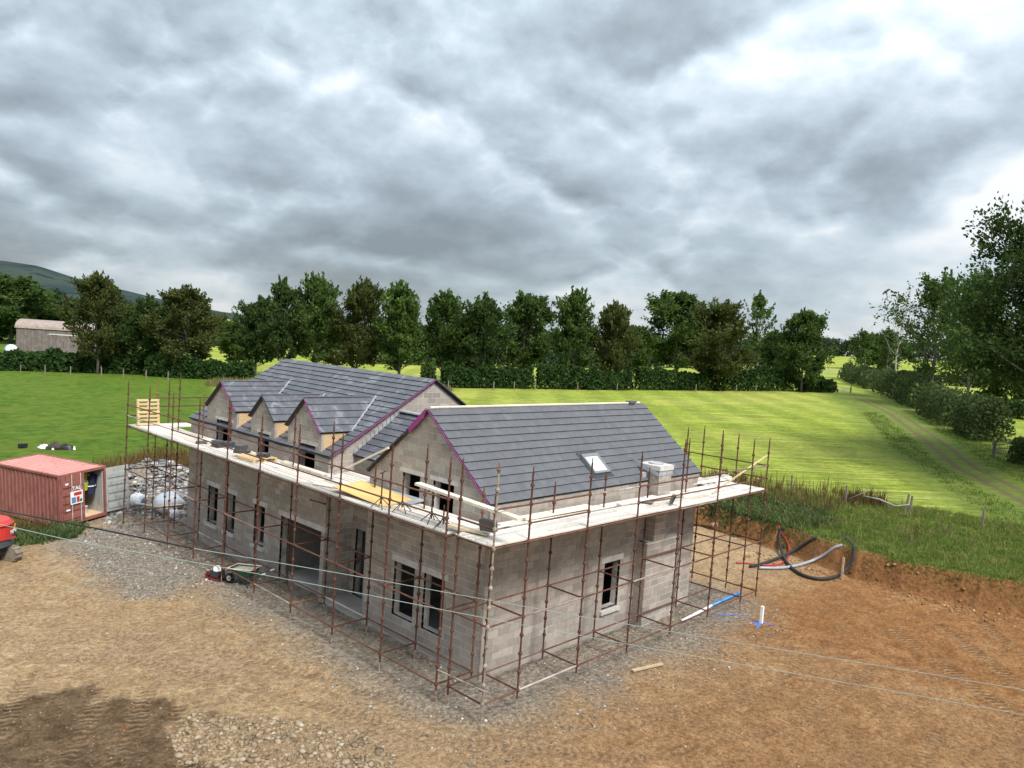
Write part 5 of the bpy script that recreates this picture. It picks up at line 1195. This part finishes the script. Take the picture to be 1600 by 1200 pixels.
hedge('hedge', 'scrubby hedge far along the lane near the field gate', [onfield(1322, 592), onfield(1345, 600), onfield(1372, 610)], 3.6, 4.5, 4500, .5, 'leaf_bramble', 7)
hedge('hedge', 'bushy lane hedge below the dead tree', [onfield(1378, 612), onfield(1410, 624), onfield(1445, 642)], 4.2, 4.4, 6500, .42, 'leaf_bramble', 8)
hedge('hedge', 'bramble hedge in the middle of the lane side', [onfield(1450, 645), onfield(1478, 659), onfield(1502, 670)], 4.0, 4.0, 6500, .36, 'leaf_bramble', 9)
hedge('hedge', 'leafy bush at the near end of the lane hedge', [onfield(1508, 675), onfield(1530, 686), onfield(1552, 693)], 4.1, 3.8, 7000, .32, 'leaf_bramble', 10)
hedge('hedge', 'dark hedge under the big right tree', [onfield(1530, 640), onfield(1570, 650), onfield(1640, 660)], 2.4, 3, 5000, .4, 'leaf_dark', 11)
hedge('hedge', 'low bramble against the stone gatepost at the right edge', [onfield(1584, 722), onfield(1625, 730)], 1.8, 2.0, 3000, .24, 'leaf_bramble', 12)
hedge('hedge', 'distant hedge across the far right field', [onfield(1345, 586), onfield(1460, 600), onfield(1540, 606)], 2.6, 3, 5000, .6, 'leaf_far', 13)
hedge('hedge', 'far hedge behind the second field', [onfield(560, 568), onfield(800, 574), onfield(1000, 573), onfield(1230, 578)], 4.0, 5, 14000, .75, 'leaf_far', 14)
hedge('bush', 'bushes standing in the field gap left of the main ridge', [onfield(660, 603), onfield(676, 604)], 4.2, 2.4, 1600, .46, 'leaf_mid', 15)
# weeds round the container and at the field edge
def tufts(name, label, cat, pts, hmin, hmax, nb, mat, wd=.03, spread=.12, seed=1, curve=.35):
    r = np.random.default_rng(seed); n = len(pts); k = nb; N = n*k
    base = np.repeat(pts, k, 0)+r.normal(0, spread, (N, 2)); z = height(base[:, 0], base[:, 1])-.03
    h = r.uniform(hmin, hmax, N)*np.repeat(.6+.7*r.random(n), k); az = r.random(N)*6.283; le = h*curve*r.random(N); a2 = r.random(N)*6.283
    B = np.stack([base[:, 0], base[:, 1], z], 1); dv = np.stack([np.cos(az)*le, np.sin(az)*le, h], 1); sv = np.stack([np.cos(a2), np.sin(a2), 0*a2], 1)*(wd*r.uniform(.6, 1.4, N))[:, None]
    mid = B+dv*np.array([.35, .35, .6]); V = np.stack([B-sv, B+sv, mid+sv*.8, mid-sv*.8], 1); V2 = np.stack([mid-sv*.8, mid+sv*.8, B+dv+sv*.12, B+dv-sv*.12], 1); V = np.concatenate([V, V2]).reshape(-1, 3)
    return tag(link(name, npmesh(name, V, np.arange(len(V)).reshape(-1, 4), mat)), label, cat, kind='stuff')
def scat(n, poly): return in_tri(n, poly)
def off_lane(p): return p[poldist(p[:, 0], p[:, 1], TRK)[0] > 2.0]
def keep_out(p, m=.2): 
    return p[sdist(p[:, 0], p[:, 1]) > m]
tufts('grass', 'long green grass along the top of the cut bank', 'grass', keep_out(scat(9000, [(22.4,-16),(22.6,-3),(23.6,2.5),(26,8),(33,9),(36,0),(36,-14),(30,-20)]), .35), .08, .26, 9, 'grass_long', .014, .13, 3, 1.5)
tufts('grass', 'dry pale grass mixed along the field edge', 'grass', keep_out(scat(1400, [(22.6,-14),(22.8,-3),(24,3),(27,9),(34,10),(36,0),(35,-14)]), .3), .2, .5, 6, 'grass_dry', .012, .09, 4, .8)
tufts('weeds', 'tall brown dock weeds at the field edge behind the scaffold', 'weeds', keep_out(np.concatenate([scat(150, [(27,3.5),(28,12),(36,13),(37,5),(33.5,1.8)]), scat(70, [(33.6,1.5),(33.6,3.6),(35,3.6),(35,1.5)]), np.array([[27.5, -2.2], [27.6, -2.1]])])), .4, 1.0, 9, 'weed_brown', .018, .13, 5, .22)
tufts('weeds', 'leafy green weeds on the bank beside the looped ducts', 'weeds', keep_out(scat(500, [(24.4,2.5),(25.5,9),(29,11),(31,5),(28,1.5)]), .1), .08, .38, 16, 'leaf_bramble', .045, .25, 6, 1.5)
tufts('weeds', 'green and brown weeds in front of the container', 'weeds', keep_out(scat(460, [(-7,22.2),(-2.4,23.6),(-1.2,25.9),(-2.3,26.6),(-4,28),(-8,27)]), -.15), .08, .42, 16, 'leaf_bramble', .035, .22, 7, 1.4)
tufts('weeds', 'brown stalks against the side of the container', 'weeds', scat(170, [(-6.5,23.5),(-2.6,25.6),(-3.0,27),(-7,27)]), .25, .8, 9, 'weed_brown', .014, .2, 8, .7)
tufts('weeds', 'brown weeds behind the rubble heap', 'weeds', scat(360, [(2,33),(5,34.5),(11,32.5),(14,36),(8,40),(3,37)]), .3, 1.1, 10, 'weed_brown', .022, .35, 9, .6)
tufts('grass', 'rough tall grass along the fence beyond the left field', 'grass', scat(1500, [(33,88),(37,94),(66,80),(62,70),(40,84)]), .4, .9, 7, 'grass_dry', .05, .35, 10, .5)
tufts('grass', 'rough grass verge beside the lane', 'grass', off_lane(scat(3800, [(36,-14),(36,-4),(60,8.5),(95,24),(100,20),(75,3),(50,-10)])), .06, .22, 7, 'grass_long', .022, .2, 12, .9)
# far tree line: reads as one mass
def treeline(name, label, path, hh, ww, n, leaf, mat, seed):
    t = hedge('hedge_tmp', label, path, hh, ww, n, leaf, mat, seed); f = [c for c in t.children if c.name.startswith('foliage')][0]
    for c in list(t.children):
        if c != f: bpy.data.objects.remove(c)
    f.parent = None; f.name = name; tag(f, label, 'woodland', kind='stuff'); bpy.data.objects.remove(t)
def fp(u, dep): P = atd(u, 560, dep); return (P.x, P.y)
treeline('treeline', 'far dark belt of trees behind the second field', [fp(180, 240), fp(400, 250), fp(600, 255), fp(800, 250), fp(1000, 260), fp(1230, 290)], 8.5, 12, 24000, 1.3, 'leaf_far', 41)
treeline('treeline', 'distant tree belt on the skyline at the right', [fp(1200, 420), fp(1300, 520), fp(1420, 480), fp(1620, 420)], 11, 16, 10000, 2.0, 'leaf_far', 42)
treeline('treeline', 'dark trees behind the barn at the left', [fp(-80, 215), fp(60, 225), fp(220, 235)], 14, 12, 9000, 1.3, 'leaf_far', 43)

# ------------------------------------------------------------------ fence posts, gates, barn, hill, far houses
ORD = ['first', 'second', 'third', 'fourth', 'fifth', 'sixth', 'seventh', 'eighth', 'ninth']
def fposts(pix, dep_, hh, lbl, grp):
    for i, (u, v) in enumerate(pix):
        x, y = onfield(u, v); z = hgt(x, y); m = MB(); q = random.uniform(-.05, .05); m.prism([(-.06, -.06, -.2), (.06, -.06, -.2), (.06, .06, -.2), (-.06, .06, -.2)], (q, q, hh+.2)); o = link('fence_post', m.mesh('fence_post', 'post_wood'), None, (x, y, z)); tag(o, '%s %s' % (ORD[i], lbl), 'fence post', grp)
fposts([(32, 584.5), (70, 586), (110, 587), (158, 589), (192, 591), (228, 593), (262, 596)], 110, 1.35, 'fence post from the left along the foot of the left hedge', 'posts along the left hedge')
fposts([(700, 609), (771, 609.5), (803, 610), (836, 610), (902, 611), (964, 611), (1087, 613), (1150, 613.5), (1181, 614)], 120, 1.3, 'fence post from the left along the foot of the middle hedge', 'posts along the middle hedge')
def gate(label, u0, v0, u1_, v1_, hh):
    a, b_ = Vector((*onfield(u0, v0), 0)), Vector((*onfield(u1_, v1_), 0)); a.z, b_.z = hgt(a.x, a.y), hgt(b_.x, b_.y)
    t = thing('field_gate', label, 'gate', a); d = b_-a
    for i in range(5): m = MB(); z = Vector((0, 0, .2+i*(hh-.2)/4)); m.tube([z, d+z], .035, 6); part('rail', m, 'galv_gate', t)
    for f_ in (0, .5, 1): m = MB(); m.tube([d*f_+Vector((0, 0, .15)), d*f_+Vector((0, 0, hh+.02))], .035, 6); part('stile', m, 'galv_gate', t)
    for f_ in (-.04, 1.04): m = MB(); m.box((d.x*f_-.1, d.y*f_-.1, -.2), (d.x*f_+.1, d.y*f_+.1, hh+.25)); part('gate_post', m, 'post_wood', t)
gate('galvanised field gate at the end of the lane', 1276, 583, 1313, 585, 1.25)
gate('short wooden hurdle by the end of the middle hedge', 1306, 613, 1328, 614, 1.0)
gp = thing('stone_gatepost', 'dark gatepost with broken rails at the right edge of the lane', 'gatepost', (*onfield(1552, 716), 0)); gp.location.z = hgt(gp.location.x, gp.location.y)
m = MB(); m.box((-.12, -.12, -.2), (.12, .12, 1.5)); part('post', m, 'bark', gp)
for i in range(3): m = MB(); m.tube([(0, 0, .4+.4*i), (1.8, -1.6, .5+.38*i+.2*random.random())], .05, 5); part('rail', m, 'post_wood', gp)
# barn
bn0 = Vector((*fp(24, 172), 0)); bn1 = Vector((*fp(190, 178), 0)); bz = hgt(bn0.x, bn0.y); d = (bn1-bn0); d.z = 0; Lb = d.length; an = math.atan2(d.y, d.x)
zb0 = atd(60, 553, 173).z; zw = atd(60, 514, 173).z; zt = atd(60, 500, 173).z
barn = thing('barn', 'rusty corrugated iron barn with curved roof behind the trees', 'barn', (bn0.x, bn0.y, zb0), an)
Wb = 8.5; hw_ = zw-zb0; hr = zt-zb0; q_ = 30; pw = Lb/q_
for i in range(q_):
    for yy, dd_ in ((0, -1),):
        m = MB(); zz = hw_+random.uniform(-.03, .0); m.poly([(i*pw+.02, 0, -.5), ((i+.33)*pw, -.05, -.5), ((i+.66)*pw, -.05, -.5), ((i+1)*pw-.02, 0, -.5), (i*pw+.02, 0, zz), ((i+.33)*pw, -.05, zz), ((i+.66)*pw, -.05, zz), ((i+1)*pw-.02, 0, zz)], [(0,1,5,4),(1,2,6,5),(2,3,7,6)])
        part('iron_sheet', m, 'barn_iron', barn)
m = MB(); m.box((.1, .05, -.5), (Lb-.1, Wb-.05, hw_-.1)); part('wall', m, 'barn_iron', barn)
m = MB(); pr = [(-.25+ (Wb+.5)*(1-math.cos(math.pi*i/12))/2, hw_+(hr-hw_)*1.0*math.sin(math.pi*i/12)) for i in range(13)]
m.prism([(-.3, a, b_) for a, b_ in pr]+[(-.3, Wb/2, hw_-.02)], (Lb+.6, 0, 0)); part('curved_roof', m, 'barn_roof', barn)
m = MB(); m.box((Lb*.38, -.12, -.3), (Lb*.62, -.08, hw_*.8)); part('sliding_door', m, 'barn_iron', barn); m = MB(); m.box((Lb*.3, -.14, hw_*.8), (Lb*.75, -.07, hw_*.84)); part('door_rail', m, 'galv', barn)
tk_ = thing('silage_bale', 'pale wrapped bale at the left end of the barn', 'bale', (*fp(17, 165), 0)); tk_.location.z = zb0; m = MB(); m.lathe((0, 0, 1.0), [(.1, -.9), (1.0, -.9), (1.15, -.5), (1.15, .5), (1.0, .9), (.1, .9)], 18, 'y'); part('wrap', m, 'white_bag', tk_, True); m = MB(); m.lathe((0, 0, 1.0), [(1.16, -.15), (1.16, .15)], 18, 'y'); part('band', m, 'blue_print', tk_)
# hill
def hazed_hill_material():
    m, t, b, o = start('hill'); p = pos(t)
    c = t.mix(t.mapr(t.noise(p, .004, 5, .6), .4, .6, 0, 1), (.030, .046, .046), (.046, .062, .052)); c = t.mix(t.mapr(t.noise(p, .011, 4, .6), .55, .62, 0, .9), c, (.018, .030, .036)); c = t.mix(t.mapr(t.noise(p, .018, 3, .5), .62, .68, 0, .7), c, (.072, .085, .055))  # bluish base colours paint the haze of distance into the hill
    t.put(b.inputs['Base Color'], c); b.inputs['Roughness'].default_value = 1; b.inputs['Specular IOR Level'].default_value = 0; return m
hazed_hill_material()
prof = [(-700, 420), (-400, 412), (-200, 408), (0, 409), (60, 417), (120, 436), (170, 449), (230, 463), (300, 478), (345, 487), (450, 500), (620, 512), (800, 522)]
us = np.linspace(-700, 800, 120); vs_ = np.interp(us, [a for a, b_ in prof], [b_ for a, b_ in prof]); D0 = 3600.
V = []; rows = 26
for j in range(rows):
    f_ = j/(rows-1)
    for u, v in zip(us, vs_):
        P = atd(u, v, D0); B_ = atd(u, 520, D0); hx_, hy_ = P.x-CP.x, P.y-CP.y; sc_ = .55+.45*f_
        z = -30+(P.z+30)*math.sin(f_*math.pi/2)**1.3; V.append((CP.x+hx_*sc_, CP.y+hy_*sc_, z))
V = np.array(V); V[:, 2] += 22*fbm(V[:, 0], V[:, 1], .003, 4, 77)*np.repeat(np.sin(np.linspace(0, 1, rows)*math.pi), len(us)); n = len(us); idx = np.arange(rows*n).reshape(rows, n)
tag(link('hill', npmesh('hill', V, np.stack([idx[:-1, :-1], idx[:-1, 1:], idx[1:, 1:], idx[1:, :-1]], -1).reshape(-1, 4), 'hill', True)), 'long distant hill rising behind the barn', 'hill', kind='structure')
def far_house(label, u, v, dep, w_, h_, mat, roofm):
    P = atd(u, v, dep); t = thing('far_house', label, 'house', (P.x, P.y, P.z), R(43)-R(90)+.3, 'houses on the skyline')
    m = MB(); m.box((-w_/2, -4, -6), (w_/2, 4, h_)); part('wall', m, mat, t); m = MB(); m.prism([(-w_/2-.3, -4.4, h_), (-w_/2-.3, 4.4, h_), (-w_/2-.3, 0, h_+3)], (w_+.6, 0, 0)); part('roof', m, roofm, t)
    for x in (-w_/4, w_/4): m = MB(); m.box((x-.6, -4.06, h_-2.2), (x+.6, -4.0, h_-.9)); part('window', m, 'dark_grey', t)
far_house('white gabled house on the skyline beyond the gate', 1309, 540, 560, 6, 2.2, 'lintel', 'slate'); far_house('long grey-roofed house right of the white skyline house', 1323, 541, 580, 8, 1.6, 'concrete', 'slate')
